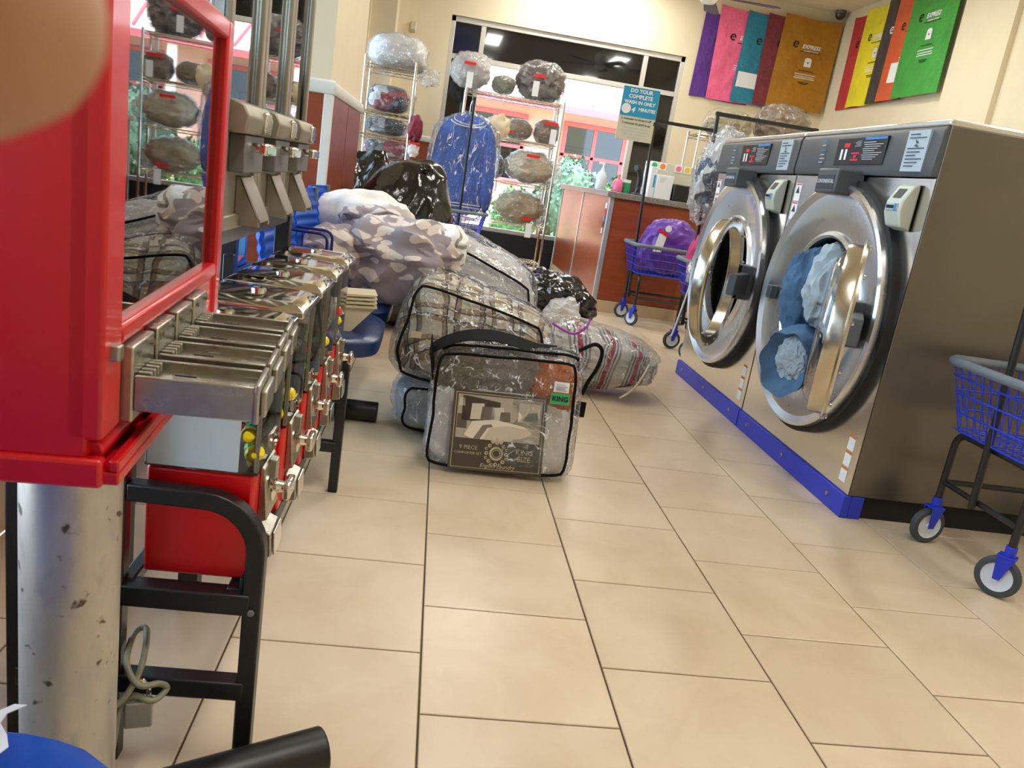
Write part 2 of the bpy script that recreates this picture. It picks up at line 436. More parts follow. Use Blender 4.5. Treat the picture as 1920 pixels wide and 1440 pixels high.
MT['blueskirt'] = pm('blue_skirt', S(38, 58, 196), 0.4, var=0.03)
MT['casterblue'] = pm('caster_blue', S(24, 48, 190), 0.4, var=0.03)
MT['greyrub'] = pm('grey_bumper', S(108, 116, 124), 0.6, var=0.05)
MT['tyre'] = pm('grey_tyre', S(58, 64, 68), 0.6, var=0.05)
MT['hub'] = pm('wheel_hub', S(206, 212, 222), 0.4, var=0.03)
MT['panel'] = pm('charcoal_panel', S(78, 82, 86), 0.45, var=0.04)
MT['display'] = pm('black_display', S(30, 32, 36), 0.25, var=0.05)
MT['white'] = pm('white_paper', S(236, 238, 240), 0.7, var=0.02)
MT['cardreader'] = pm('putty_plastic', S(196, 200, 184), 0.5, var=0.03)
MT['lamp'] = pm('lamp_diffuser', S(255, 250, 238), 0.6, emit=(1, 0.95, 0.86, 1), es=7.0)
MT['granite'] = pm('granite_top', S(150, 142, 132), 0.3, var=0.25, vs=90, col2=S(96, 90, 84))
MT['redtape'] = pm('red_tape', S(226, 30, 28), 0.4, var=0.03)
MT['fblack'] = pm('black_polythene', S(14, 15, 17), 0.16, var=0.1, bump=0.35, bs=9, bd=0.02, spec=0.7)
MT['film'] = film('clear_film')
MT['film2'] = film('cloudy_film', milk=0.25, gloss=0.03, bs=7)
MT['filmfine'] = film('fine_film', milk=0.03, gloss=0.02, bs=14, bstr=1.0, stretch=(1, 1, 0.35))
MT['piping'] = pm('black_piping', S(13, 12, 12), 0.7, spec=0.15)
MT['plaid'] = fabric_pat('plaid_fabric', plaid_col, warp=0.13)
MT['floral'] = fabric_pat('floral_fabric', floral_col)
MT['stripe'] = fabric_pat('striped_knit', stripe_col, warp=0.12)
MT['check'] = fabric_pat('white_check_fabric', check_col)
MT['whitecloth'] = pm('white_cloth', S(240, 236, 232), 0.9, var=0.04, bump=0.3, bs=14, bd=0.02, sheen=0.2)
MT['silver'] = pm('silver_grey_cloth', S(212, 206, 202), 0.55, var=0.12, vs=7, bump=0.4, bs=14, bd=0.02, sheen=0.3)
MT['paleblue'] = pm('pale_grey_cloth', S(176, 182, 192), 0.8, var=0.08, bump=0.3, bs=16, bd=0.02)
MT['cream'] = pm('cream_cloth', S(232, 216, 184), 0.8, var=0.1, vs=8, bump=0.3, bs=16, bd=0.02)
MT['beige'] = pm('beige_cloth', S(194, 176, 130), 0.8, var=0.14, vs=9, bump=0.3, bs=16, bd=0.02)
MT['brown'] = pm('brown_cloth', S(164, 136, 108), 0.8, var=0.14, vs=9, bump=0.3, bs=16, bd=0.02)
MT['greybrown'] = pm('taupe_cloth', S(140, 128, 122), 0.6, var=0.16, vs=6, bump=0.3, bs=16, bd=0.02)
MT['greygreen'] = pm('sage_cloth', S(158, 162, 142), 0.8, var=0.2, vs=12, bump=0.3, bs=16, bd=0.02)
MT['navy'] = fabric_pat('mixed_navy', mixed_col(S(38, 50, 76), S(224, 226, 230), S(52, 66, 92), S(160, 28, 52), S(92, 112, 140)))
MT['dark'] = fabric_pat('mixed_dark', mixed_col(S(24, 30, 42), S(36, 44, 60), S(190, 200, 210), S(20, 22, 30)))
MT['mix'] = fabric_pat('mixed_light', mixed_col(S(220, 222, 228), S(52, 54, 66), S(176, 70, 96), S(130, 134, 146), S(232, 228, 226), scale=9))
MT['maroon'] = pm('maroon_cloth', S(116, 22, 46), 0.6, var=0.15, bump=0.3, bs=14, bd=0.02)
MT['bluejacket'] = pm('blue_jacket', S(28, 92, 200), 0.6, var=0.14, vs=5, bump=0.3, bs=14, bd=0.02)
MT['purple'] = pm('purple_nylon', S(96, 40, 158), 0.42, var=0.12, vs=6, bump=0.3, bs=12, bd=0.02, sheen=0.2)
MT['denim'] = pm('denim', S(72, 106, 142), 0.85, var=0.14, vs=12, bump=0.35, bs=40, bd=0.01)
MT['denimlt'] = pm('pale_denim', S(164, 180, 190), 0.85, var=0.12, vs=10, bump=0.35, bs=30, bd=0.01)
MT['pinkcloth'] = pm('pink_cloth', S(190, 40, 96), 0.7, var=0.16, vs=8, bump=0.3, bs=16, bd=0.02)
MT['greycloth'] = fabric_pat('hanging_clothes', mixed_col(S(206, 208, 212), S(70, 78, 96), S(226, 228, 230), S(150, 152, 160), S(52, 96, 140), scale=5))
MT['orange'] = pm('orange_cloth', S(206, 112, 44), 0.8, var=0.15, bump=0.3, bs=16, bd=0.02)
MT['leaf'] = leaf_mat('bush_leaves', S(44, 88, 40), S(86, 130, 66))
MT['leaf2'] = leaf_mat('bush_leaves_grey', S(64, 92, 70), S(104, 130, 104))
MT['skin'] = pm('skin', S(182, 138, 110), 0.55, var=0.06, vs=30, spec=0.35)
MT['nail'] = pm('nail', S(220, 172, 150), 0.3, var=0.02)
# ---------------------------------------------------------------- the room
XL, XR_, YF, YB, ZC = -1.05, 4.37, -4.0, 8.4, 3.47
floor = struct(M().box(XL, XR_, YF, YB, -0.12, -0.006).build('floor', MT['grout'], smooth=False))
TX, TY = 0.41, 0.39819
def tile_mesh(wx, wy):
    g = 0.0022; c = 0.004
    m = M(); x, y = wx / 2 - g, wy / 2 - g
    vs = []
    for (dx, z) in ((0, -0.010), (0, -0.0015), (c * 0.5, 0.0)):
        vs += [(-x + dx, -y + dx, z), (x - dx, -y + dx, z), (x - dx, y - dx, z), (-x + dx, y - dx, z)]
    fs = [(8, 9, 10, 11)]
    for k in (0, 4):
        fs += [(k + i, k + (i + 1) % 4, k + 4 + (i + 1) % 4, k + 4 + i) for i in range(4)]
    return m.add(vs, fs)
_tm = None
rest = M()
fl_loc = floor.location
for i in range(-3, 11):
    off = 0.96138 if i % 2 else 0.96138 + 0.19544
    x0, x1 = max(XL, i * TX), min(XR_, (i + 1) * TX)
    if x1 - x0 < 0.02: continue
    full = (x1 - x0) > TX - 1e-4
    for j in range(-14, 22):
        y0 = off + j * TY; y1 = y0 + TY
        if y0 < YF or y1 > YB + 0.25: continue
        y1c = min(y1, YB)
        cx, cy = (x0 + x1) / 2, (y0 + y1c) / 2
        seen = -3 <= i <= 6 and cy > -0.95 and not (x0 > 1.6 and 1.25 < cy < 3.3) and not (i >= 4 and cy > 5.75) and not (x1 < -0.75 and cy < 0.2)
        if seen and full and y1 <= YB:
            if _tm is None:
                o = tile_mesh(TX, TY).build('tile', MT['tile'], floor, local=True, fix=False, smooth=False); _tm = o.data
            else:
                o = bpy.data.objects.new('tile', _tm); COL.objects.link(o); o.parent = floor
            o.location = (cx - fl_loc.x, cy - fl_loc.y, -fl_loc.z)
        else:
            rest.join(tile_mesh(x1 - x0, y1c - y0).xf(Matrix.Translation((cx, cy, 0))))
ro = rest.build('tile', MT['tile'], floor, fix=False, smooth=False); ro['kind'] = 'stuff'
struct(M().box(XL - 0.2, XR_ + 0.2, YF - 0.2, YB + 0.2, ZC, ZC + 0.15).build('ceiling', MT['ceil'], smooth=False))
# back wall with the storefront opening
WX0, WX1, WZ0, WZ1 = -0.187, 2.585, 0.36, 2.70
wb = M()
wb.box(XL - 0.2, WX0, YB, YB + 0.2, 0, ZC); wb.box(WX1, XR_ + 0.2, YB, YB + 0.2, 0, ZC)
wb.box(WX0, WX1, YB, YB + 0.2, WZ1, ZC)
wall_back = struct(wb.build('wall_back', MT['wall'], smooth=False))
struct(M().box(XL, -0.78, 8.02, YB, 0, ZC).build('wall_corner_pillar', MT['wall'], smooth=False))
struct(M().box(XR_, XR_ + 0.2, YF, YB, 0, ZC).build('wall_right', MT['wall'], smooth=False))
struct(M().box(XR_ - 0.05, XR_, 5.2, 5.93, 0, ZC).build('wall_right_pilaster', MT['wall'], smooth=False))
struct(M().box(XL - 0.2, XR_ + 0.2, YF - 0.2, YF, 0, ZC).build('wall_front', MT['wall'], smooth=False))
# left wall: piers with windows between them
wl = M()
for y0, y1 in ((-4.2, -2.9), (7.9, 8.4)): wl.box(XL - 0.2, XL, y0, y1, 0, ZC)
wl.box(XL - 0.2, XL, 2.68, 4.04, 0, ZC)
wl.box(XL - 0.2, XL, -2.9, 7.9, 2.78, ZC)
wl.box(XL - 0.2, XL, -2.9, 2.68, 0, 0.30); wl.box(XL - 0.2, XL, 4.04, 7.9, 0, 0.30)
struct(wl.build('wall_left', MT['wall'], smooth=False))
pier = struct(M().box(XL, -0.655, 2.67, 4.04, 0, ZC).build('wall_left_pier', MT['wall'], smooth=False))
# wainscot on the pier: separate laminate panels, corner strip, chair rail
for y0, y1 in ((2.70, 3.34), (3.355, 4.03)): M().box(-0.655, -0.643, y0, y1, 0.12, 1.28).build('panel', MT['wood'], pier, smooth=False)
for x0, x1 in ((-1.04, -0.86), (-0.855, -0.675)): M().box(x0, x1, 2.658, 2.67, 0.12, 1.28).build('panel', MT['wood'], pier, smooth=False)
M().box(-0.68, -0.638, 2.652, 2.70, 0.12, 1.28).build('corner_strip', MT['trim'], pier, bevel=0.003)
tr = M()
prof = [(0, 1.275), (0.02, 1.28), (0.028, 1.30), (0.022, 1.335), (0.0, 1.345)]
tr.prism([(-0.655 + a, z) for a, z in prof], 2.67, 4.04, 'y')
tr.prism([(2.67 - a, z) for a, z in prof], XL, -0.633, 'x')
struct(tr.build('trim_1', MT['trim'], bevel=0.002))
struct(M().box(XL, -0.64, 2.655, 4.04, 0, 0.12).build('baseboard_left', MT['basetile'], bevel=0.003))
# wainscot left of the back window
for x0, x1 in ((-0.76, -0.50), (-0.495, -0.235)): M().box(x0, x1, YB - 0.012, YB, 0.12, 1.28).build('panel', MT['wood'], wall_back, smooth=False)
struct(M().prism([(YB - a, z) for a, z in prof], -0.78, -0.235, 'x').build('trim_2', MT['trim'], bevel=0.002))
M().box(-0.235, -0.2, YB - 0.016, YB, 0.12, 1.30).build('edge_strip', MT['trim'], wall_back, bevel=0.002)
struct(M().box(XL, WX0 - 0.01, YB - 0.014, YB, 0, 0.12).build('baseboard_back', MT['basetile'], bevel=0.003))
# back storefront window
f = M(); yb0, yb1 = YB + 0.03, YB + 0.12; t = 0.05
f.box(WX0, WX1, yb0, yb1, WZ1 - 0.06, WZ1); f.box(WX0, WX1, yb0, yb1, WZ0, WZ0 + 0.05)
f.box(WX0, WX0 + t, yb0, yb1, WZ0, WZ1); f.box(WX1 - t, WX1, yb0, yb1, WZ0, WZ1)
win1 = struct(f.build('window_1', MT['alu'], bevel=0.004))
M().box(0.16, 0.215, yb0, yb1, WZ0 + 0.05, WZ1 - 0.06).build('mullion', MT['alu'], win1, bevel=0.003)
M().box(2.09, 2.145, yb0, yb1, WZ0 + 0.05, WZ1 - 0.06).build('mullion', MT['alu'], win1, bevel=0.003)
for x0, x1 in ((WX0 + t, 0.16), (0.215, 2.09), (2.145, WX1 - t)):
    M().box(x0, x1, yb0, yb1, 2.245, 2.30).build('transom_bar', MT['alu'], win1, bevel=0.003)
M().box(1.15, 1.19, yb0 + 0.02, yb1 - 0.01, WZ0 + 0.05, 2.245).build('mullion', MT['alu'], win1, bevel=0.003)
for x0, x1, z0, z1, mt in ((WX0 + t, 0.16, 2.30, WZ1 - 0.06, 'blueglass'), (0.215, 2.09, 2.30, WZ1 - 0.06, 'darkglass'), (2.145, WX1 - t, 2.30, WZ1 - 0.06, 'darkglass'),
                           (WX0 + t, 0.16, WZ0 + 0.05, 2.245, 'darkglass'), (2.145, WX1 - t, WZ0 + 0.05, 2.245, 'darkglass'),
                           (0.215, 1.15, WZ0 + 0.05, 2.245, 'glass'), (1.19, 2.09, WZ0 + 0.05, 2.245, 'glass')):
    M().box(x0, x1, YB + 0.07, YB + 0.078, z0, z1).build('pane', MT[mt], win1, smooth=False)
M().box(WX0, WX1, YB, YB + 0.2, 0, WZ0).build('bulkhead', MT['blackm'], win1, smooth=False)
# left windows
def left_window(n, y0, y1, mulls):
    f = M(); xa, xb = XL - 0.14, XL - 0.05
    f.box(xa, xb, y0, y1, 2.70, 2.78); f.box(xa, xb, y0, y1, 0.30, 0.36); f.box(xa, xb, y0, y0 + 0.05, 0.3, 2.78); f.box(xa, xb, y1 - 0.05, y1, 0.3, 2.78)
    o = struct(f.build('window_%d' % n, MT['alu'], bevel=0.004))
    M().box(xa, xb, y0 + 0.05, y1 - 0.05, 2.28, 2.35).build('transom_bar', MT['alu'], o, bevel=0.003)
    ys = [y0 + 0.05] + mulls + [y1 - 0.05]
    for y in mulls: M().box(xa, xb, y - 0.025, y + 0.025, 0.36, 2.70).build('mullion', MT['alu'], o, bevel=0.003)
    for a, b in zip(ys, ys[1:]):
        M().box(XL - 0.1, XL - 0.092, a, b, 0.36, 2.28).build('pane', MT['glass'], o, smooth=False)
        M().box(XL - 0.1, XL - 0.092, a, b, 2.35, 2.70).build('pane', MT['darkglass'], o, smooth=False)
left_window(2, -2.9, 2.68, [-1.5, 0.0, 1.4])
left_window(3, 4.04, 7.9, [5.3, 6.6])
# ceiling lamps
LG = 'fluorescent troffers on the ceiling'
for k, (lx, ly, pw, ax) in enumerate(LAMP_SPOTS):
    t_ = thing('ceiling_lamp', ['white fluorescent lamp fitting on the ceiling close to the back storefront window', 'long white fluorescent lamp fitting recessed in the ceiling'][k > 0], 'lamp', (lx, ly, ZC - 0.05), 0, LG)
    a, b = (0.62, 0.16) if ax == 'x' else (0.16, 0.62)
    M().box(lx - a, lx + a, ly - b, ly + b, ZC - 0.05, ZC - 0.001).build('housing', MT['trim'], t_, bevel=0.004)
    M().box(lx - a + 0.02, lx + a - 0.02, ly - b + 0.02, ly + b - 0.02, ZC - 0.062, ZC - 0.05).build('diffuser', MT['lamp'], t_, bevel=0.003)
    ld = bpy.data.lights.new('tube_light', 'AREA'); ld.shape = 'RECTANGLE'; ld.size = 2 * a - 0.05; ld.size_y = 2 * b - 0.05; ld.energy = pw; ld.color = (1.0, 0.97, 0.92)
    lo = bpy.data.objects.new('tube_light', ld); COL.objects.link(lo); lo.parent = t_; lo.location = (0, 0, -0.02)
# ---------------------------------------------------------------- outside
MT['lawn'] = pm('lawn_grass', S(150, 168, 92), 0.9, var=0.12, vs=20, bump=0.4, bs=90, bd=0.02)
MT['pave'] = pm('outside_paving', S(206, 204, 200), 0.9, var=0.05)
MT['stucco'] = pm('pink_stucco', S(226, 168, 160), 0.9, var=0.03)
MT['stuccod'] = pm('rose_trim', S(196, 96, 104), 0.7, var=0.03)
MT['roofm'] = pm('pale_metal_roof', S(238, 216, 208), 0.5, var=0.02)
MT['mulch'] = pm('mulch', S(150, 96, 66), 0.95, var=0.2, vs=40)
struct(M().box(-30, 30, 11.6, 40, -0.25, -0.14).build('ground_lawn', MT['lawn'], smooth=False))
struct(M().box(-30, 30, YB + 0.2, 11.6, -0.25, -0.13).build('ground_paving', MT['pave'], smooth=False))
struct(M().box(-30, XL - 0.2, -30, YB + 0.2, -0.25, -0.13).build('ground_parking', MT['pave'], smooth=False))
B = thing('neighbour_building', 'pink stucco building with pale seamed metal roof beyond the storefront glass', 'building', (3, 17.5, -0.14))
M().box(-8, 12, 17.5, 22, -0.14, 2.75).build('wall', MT['stucco'], B, smooth=False)
M().prism([(16.6, 2.62), (16.6, 2.74), (20.6, 4.6), (22.6, 4.5), (22.6, 2.62)], -8.5, 12.5, 'x').build('roof', MT['roofm'], B, smooth=False)
for k in range(34):
    x = -8.2 + k * 0.62
    M().add([(x, 16.6, 2.74), (x + 0.05, 16.6, 2.74), (x + 0.05, 20.6, 4.6), (x, 20.6, 4.6), (x, 16.6, 2.80), (x + 0.05, 16.6, 2.80), (x + 0.05, 20.6, 4.66), (x, 20.6, 4.66)],
            [(0, 1, 2, 3), (4, 7, 6, 5), (0, 4, 5, 1), (1, 5, 6, 2), (2, 6, 7, 3), (3, 7, 4, 0)]).build('roof_seam', MT['stuccod'], B, smooth=False)
M().box(-8, 12, 16.58, 16.66, 2.55, 2.70).build('fascia', MT['stuccod'], B, smooth=False)
for x0 in (-2.1, 0.2, 2.55, 4.9):
    x1 = x0 + 1.5
    wf = M(); wf.box(x0, x1, 17.42, 17.5, 2.35, 2.45); wf.box(x0, x1, 17.42, 17.5, 0.9, 1.0)
    for x in (x0, x0 + 0.7, x1 - 0.1): wf.box(x, x + 0.09, 17.42, 17.5, 1.0, 2.35)
    wf.box(x0, x1, 17.42, 17.5, 1.68, 1.76)
    wo = wf.build('window', MT['stuccod'], B, bevel=0.01)
    for a, b in ((x0 + 0.09, x0 + 0.7), (x0 + 0.79, x1 - 0.1)):
        for z0, z1 in ((1.0, 1.68), (1.76, 2.35)):
            M().box(a, b, 17.45, 17.47, z0, z1).build('pane', MT['darkglass'], wo, smooth=False)
for x0 in (2.18, 4.45): M().box(x0, x0 + 0.18, 16.62, 16.8, -0.14, 2.6).build('porch_post', MT['roofm'], B, bevel=0.01)
def bush(name, label, c, r, h, mt, seed, n=900):
    rnd = random.Random(seed); t_ = thing(name, label, 'shrub', (c[0], c[1], -0.14), 0, 'shrubs outside the storefront')
    core = lump((c[0], c[1], -0.14 + h * 0.52), (r * 1.7, r * 1.7, h * 0.94), seed, 0.25, 2.2, sub=3, p=2.0)
    core.build('foliage_core', MT['leaf2' if mt == 'leaf2' else 'leaf'], t_)
    lf = M()
    for _ in range(n):
        d = Vector((rnd.gauss(0, 1), rnd.gauss(0, 1), rnd.gauss(0, 1))).normalized()
        k = 1 + 0.25 * noise.noise(d * 2.2 + Vector((seed, 0, 0)))
        p = Vector((c[0] + d.x * r * k, c[1] + d.y * r * k, -0.14 + h * 0.52 + d.z * h * 0.52 * k)) * 1.0
        if p.z < -0.1: continue
        a = Vector((rnd.gauss(0, 1), rnd.gauss(0, 1), rnd.gauss(0, 1))).normalized() * 0.06; b = a.cross(d).normalized() * 0.032
        lf.add([p - a, p + b, p + a, p - b], [(0, 1, 2, 3)])
    o = lf.build('leaves', MT[mt], t_, fix=False, smooth=False); o['kind'] = 'stuff'
    M().cyl((c[0], c[1], -0.14), (c[0], c[1], 0.4), 0.04).build('stem', MT['mulch'], t_)
bush('shrub', 'grey green shrub growing closest to the porch post outside', (2.15, 12.9), 0.55, 1.6, 'leaf2', 1)
bush('shrub', 'bright green shrub growing between two grey green shrubs outside', (3.0, 12.3), 0.42, 1.35, 'leaf', 2)
bush('shrub', 'grey green shrub outside behind the hanging blue wash sign', (3.75, 13.3), 0.5, 1.55, 'leaf2', 3)
bush('shrub', 'low bright green shrub outside behind the bundle shelves', (1.2, 12.3), 0.38, 0.95, 'leaf', 4, 600)
struct(M().box(0.6, 4.6, 11.9, 13.8, -0.145, -0.11).build('ground_planting_bed', MT['mulch'], smooth=False))
# ---------------------------------------------------------------- washers (local: x right as seen from the front, y depth, z up; turned to face -X)
WW, WD, WH = 1.078, 1.05, 1.44
def washer(label, loc):
    t = thing('washing_machine', label, 'washer', loc, -PI / 2, 'front loading washers')
    h = WW / 2; L = dict(parent=t, local=True)
    zc, R = 0.71, 0.503
    # cabinet: sides, back, top, and a front with a round hole
    b = M(); b.box(-h, -h + 0.02, 0.004, WD, 0.09, WH - 0.02); b.box(h - 0.02, h, 0.004, WD, 0.09, WH - 0.02); b.box(-h, h, WD - 0.02, WD, 0.09, WH - 0.02)
    b.build('side_panels', MT['steelside'], bevel=0.003, **L)
    fr = M(); n = 48; vs = []; fs = []
    for k in range(n):
        a = 2 * PI * k / n; c, s = math.cos(a), math.sin(a)
        vs.append((0.31 * c, 0.0, zc + 0.31 * s))
        # ray to the rectangle border
        tx = (h) / abs(c) if abs(c) > 1e-6 else 1e9
        tz = ((1.245 - zc) if s > 0 else (zc - 0.09)) / abs(s) if abs(s) > 1e-6 else 1e9
        q = min(tx, tz); vs.append((q * c, 0.0, zc + q * s))
    corners = [(h, 1.245), (-h, 1.245), (-h, 0.09), (h, 0.09)]
    for k in range(n):
        k2 = (k + 1) % n
        a, b2 = vs[2 * k + 1], vs[2 * k2 + 1]
        extra = None
        for (cx, cz) in corners:
            if min(a[0], b2[0]) - 1e-6 <= cx <= max(a[0], b2[0]) + 1e-6 and min(a[2], b2[2]) - 1e-6 <= cz <= max(a[2], b2[2]) + 1e-6 and abs(a[0] - b2[0]) > 1e-5 and abs(a[2] - b2[2]) > 1e-5:
                extra = (cx, 0.0, cz)
        if extra: vs.append(extra); fs.append((2 * k, 2 * k2, 2 * k2 + 1, len(vs) - 1, 2 * k + 1))
        else: fs.append((2 * k, 2 * k2, 2 * k2 + 1, 2 * k + 1))
    fr.add(vs, fs).build('front_panel', MT['steel'], fix=False, smooth=False, **L)
    M().box(-h - 0.002, h + 0.002, -0.006, WD, WH - 0.022, WH).build('top_panel', MT['steel'], bevel=0.006, **L)
    sk = M(); sk.box(-h, h, -0.012, 0.02, 0, 0.088); sk.box(-h, -h + 0.012, 0.02, 0.07, 0, 0.088); sk.box(h - 0.012, h + 0.001, 0.02, 0.07, 0, 0.088)
    s_ = sk.build('base_skirt', MT['blueskirt'], bevel=0.003, **L)
    for x in (-0.42, 0.0, 0.42): M().lathe([(0.0, 0), (0.009, 0), (0.009, 0.004), (0, 0.006)], 10).xf(Matrix.Translation((x, -0.012, 0.05)) @ Matrix.Rotation(PI / 2, 4, 'X')).build('screw', MT['zinc'], s_, local=True)
    M().box(-h + 0.02, h - 0.02, 0.07, WD, 0.0, 0.09).build('plinth', MT['blackm'], smooth=False, **L)
    # control panel
    cp = M().prism([(0.02, 1.25), (-0.018, 1.25), (-0.024, 1.27), (-0.016, 1.40), (-0.006, 1.418), (0.02, 1.418)], -h + 0.004, h - 0.004, 'x').build('control_panel', MT['panel'], bevel=0.004, **L)
    yf = -0.0225
    d_ = M().box(-0.165, 0.215, yf - 0.004, yf + 0.02, 1.288, 1.395).build('display', MT['display'], cp, local=True, bevel=0.002)
    yy = yf - 0.0045
    def mark(nm, x0, x1, z0, z1, mt, par=d_): return M().box(x0, x1, yy - 0.001, yy + 0.001, z0, z1).build(nm, mt, par, local=True, smooth=False)
    mark('blue_stripe', 0.055, 0.212, 1.383, 1.392, PR['blue'])
    mark('red_mark', -0.10, -0.055, 1.357, 1.373, PR['red'])
    mark('red_mark', -0.03, 0.03, 1.304, 1.311, PR['red']); mark('red_mark', -0.008, 0.010, 1.314, 1.326, PR['red']); mark('red_mark', -0.03, 0.03, 1.330, 1.336, PR['red'])
    for x in (-0.12, -0.085): mark('digit', x, x + 0.016, 1.308, 1.35, MT['white'])
    for k in range(9):
        z = 1.372 - k * 0.008; mark('print_line', 0.05 + 0.006 * (k % 3), 0.14 + 0.018 * ((k * 7) % 4), z, z + 0.0025, PR['grey'])
    for k in range(4): mark('print_line', -0.015 + 0.012 * (k % 2), 0.03, 1.36 + k * 0.006, 1.362 + k * 0.006, PR['grey'])
    for k, z in enumerate((1.39, 1.372, 1.352, 1.334, 1.318, 1.302)): mark('panel_print', -0.30, -0.255 - 0.01 * (k % 2), z - 0.004, z, PR['blue' if k in (0, 2) else 'grey'], cp)
    lb = M().box(0.345, 0.475, yf - 0.003, yf + 0.01, 1.265, 1.405).build('instruction_label', PR['pale'], cp, local=True, bevel=0.001)
    for k in range(10):
        if k in (2, 3): continue
        mark('label_print', 0.362, 0.44 + 0.02 * ((k * 5) % 3 - 1), 1.39 - k * 0.012, 1.393 - k * 0.012, PR['dkgrey'], lb)
    M().add([(0.40, yy - .001, 1.375), (0.425, yy - .001, 1.362), (0.41, yy - .001, 1.36), (0.43, yy - .001, 1.345), (0.398, yy - .001, 1.352), (0.412, yy - .001, 1.357)], [(0, 1, 2, 5, ), (2, 3, 4, 5)]).build('label_print', PR['dkgrey'], lb, local=True, fix=False, smooth=False)
    # black gasket, dished round front, polished outer rim
    M().lathe([(R + 0.022, 0.0), (R + 0.022, -0.03), (R - 0.02, -0.034), (R - 0.05, 0.0)], 64, (0, 0, zc), 'y').build('door_gasket', MT['blackm'], **L)
    ring = M().lathe([(R, -0.03), (R, -0.058), (R - 0.012, -0.064), (R - 0.028, -0.056), (R - 0.04, -0.050), (0.43, -0.052), (0.36, -0.034), (0.315, -0.026), (0.31, -0.036), (0.296, -0.044), (0.286, -0.036), (0.283, -0.005), (0.283, 0.10), (0.262, 0.11)], 72, (0, 0, zc), 'y')
    fs = [f for f in ring.f if len(f) == 4]; ring.f = fs
    ring.build('door_surround', MT['dishsteel'], fix=False, angle=0.5, **L)
    dr = M().lathe([(0.285, 0.06), (0.36, 0.12), (0.40, 0.15), (0.40, 0.62), (0.0, 0.62)], 48, (0, 0, zc), 'y'); dr.f = [f for f in dr.f if len(f) == 4]
    do = dr.build('drum', PR['drum'], fix=False, **L)
    for k in range(3):
        a = k * 2 * PI / 3 + 0.5
        M().box(-0.03, 0.03, 0.16, 0.6, -0.40, -0.30).xf(Matrix.Translation((0, 0, zc)) @ Matrix.Rotation(a, 4, 'Y')).build('drum_lifter', PR['drum'], do, local=True, bevel=0.01)
    # latch block with maker's plate
    lt = M().box(-0.085, 0.085, -0.12, -0.005, 1.165, 1.262).build('latch_block', MT['panel'], bevel=0.008, **L)
    M().box(-0.07, 0.07, -0.1225, -0.119, 1.182, 1.235).build('plate', PR['dkgrey'], lt, local=True, bevel=0.001)
    text_m('CONTINENTAL', 0.021, bold=0.0004).xf(frame_m((0, -0.1232, 1.21), (1, 0, 0), (0, 0, 1))).build('lettering', PR['grey'], lt, local=True, fix=False, smooth=False)
    # card reader
    cr = M().prism([(-0.005, 1.06), (-0.045, 1.075), (-0.062, 1.12), (-0.06, 1.16), (-0.03, 1.215), (-0.005, 1.225)], 0.375, 0.475, 'x').build('card_reader', MT['cardreader'], bevel=0.006, **L)
    M().box(0.39, 0.46, -0.068, -0.055, 1.125, 1.152).build('card_slot', PR['pale'], cr, local=True, bevel=0.003)
    M().box(0.398, 0.445, -0.0695, -0.06, 1.133, 1.144).build('slot_opening', MT['blackm'], cr, local=True, smooth=False)
    M().box(0.447, 0.458, -0.0695, -0.06, 1.126, 1.15).build('blue_arrow', PR['blue'], cr, local=True, smooth=False)
    M().prism([(-0.056, 1.172), (-0.0565, 1.171), (-0.0385, 1.203), (-0.038, 1.204)], 0.40, 0.45, 'x').build('reader_screen', PR['dkgrey'], cr, local=True, smooth=False)
    # warning stickers
    for z in (1.17, 1.085):
        st = M().box(-0.525, -0.465, -0.0012, 0.0, z - 0.04, z + 0.04).build('warning_sticker', MT['white'], smooth=False, **L)
        M().add([(-0.515, -0.002, z - 0.005), (-0.475, -0.002, z - 0.005), (-0.495, -0.002, z + 0.028)], [(0, 1, 2)]).build('sticker_triangle', PR['dkgrey'], st, local=True, fix=False, smooth=False)
        M().box(-0.52, -0.47, -0.002, -0.001, z + 0.032, z + 0.038).build('sticker_band', PR['red'], st, local=True, smooth=False)
    for k in range(3):
        z = 0.305 - k * 0.062
        st = M().box(0.45, 0.495, -0.0012, 0.0, z - 0.058, z).build('notice_sticker', MT['white'], smooth=False, **L)
        M().box(0.45, 0.495, -0.002, -0.001, z - 0.010, z).build('sticker_band', PR['orange'], st, local=True, smooth=False)
    # open glass door on its hinge at the right
    hx, hy, ang = 0.335, -0.085, math.radians(152)
    def dm(m): return m.xf(Matrix.Translation((hx, hy, zc)) @ Matrix.Rotation(ang + PI, 4, 'Z') @ Matrix.Translation((0.345, 0, 0)))
    # in door space: +x away from the hinge... the hinge is at x=-0.345; inner side (towards the drum when closed) is -y
    rr = M().lathe([(0.283, 0.014), (0.305, 0.014), (0.308, 0.006), (0.300, 0.0), (0.290, 0.0), (0.290, -0.036), (0.286, -0.046), (0.27, -0.046), (0.262, -0.04), (0.262, 0.010)], 56, (0, 0, 0), 'y', close=True)
    door = dm(rr).build('door', MT['bronze'], angle=0.5, **L)
    bw = M().lathe([(0.262, -0.034), (0.256, -0.055), (0.238, -0.070), (0.19, -0.078), (0.001, -0.082)], 40, (0, 0, 0), 'y'); bw.f = [f for f in bw.f if len(f) == 4]
    dm(bw).build('door_glass', MT['doorglass'], door, local=True, fix=False)
    for k in range(12):
        a = 2 * PI * k / 12 + 0.2
        dm(M().lathe([(0, 0.026), (0.006, 0.024), (0.007, 0.018)], 8, (0, 0, 0), 'y').xf(Matrix.Translation((0.295 * math.cos(a), 0, 0.295 * math.sin(a))))).build('bolt', MT['chrome'], door, local=True)
    arm = M().box(-0.40, -0.05, 0.022, 0.062, -0.055, 0.045)
    dm(arm).build('hinge_arm', MT['panel'], door, local=True, bevel=0.005)
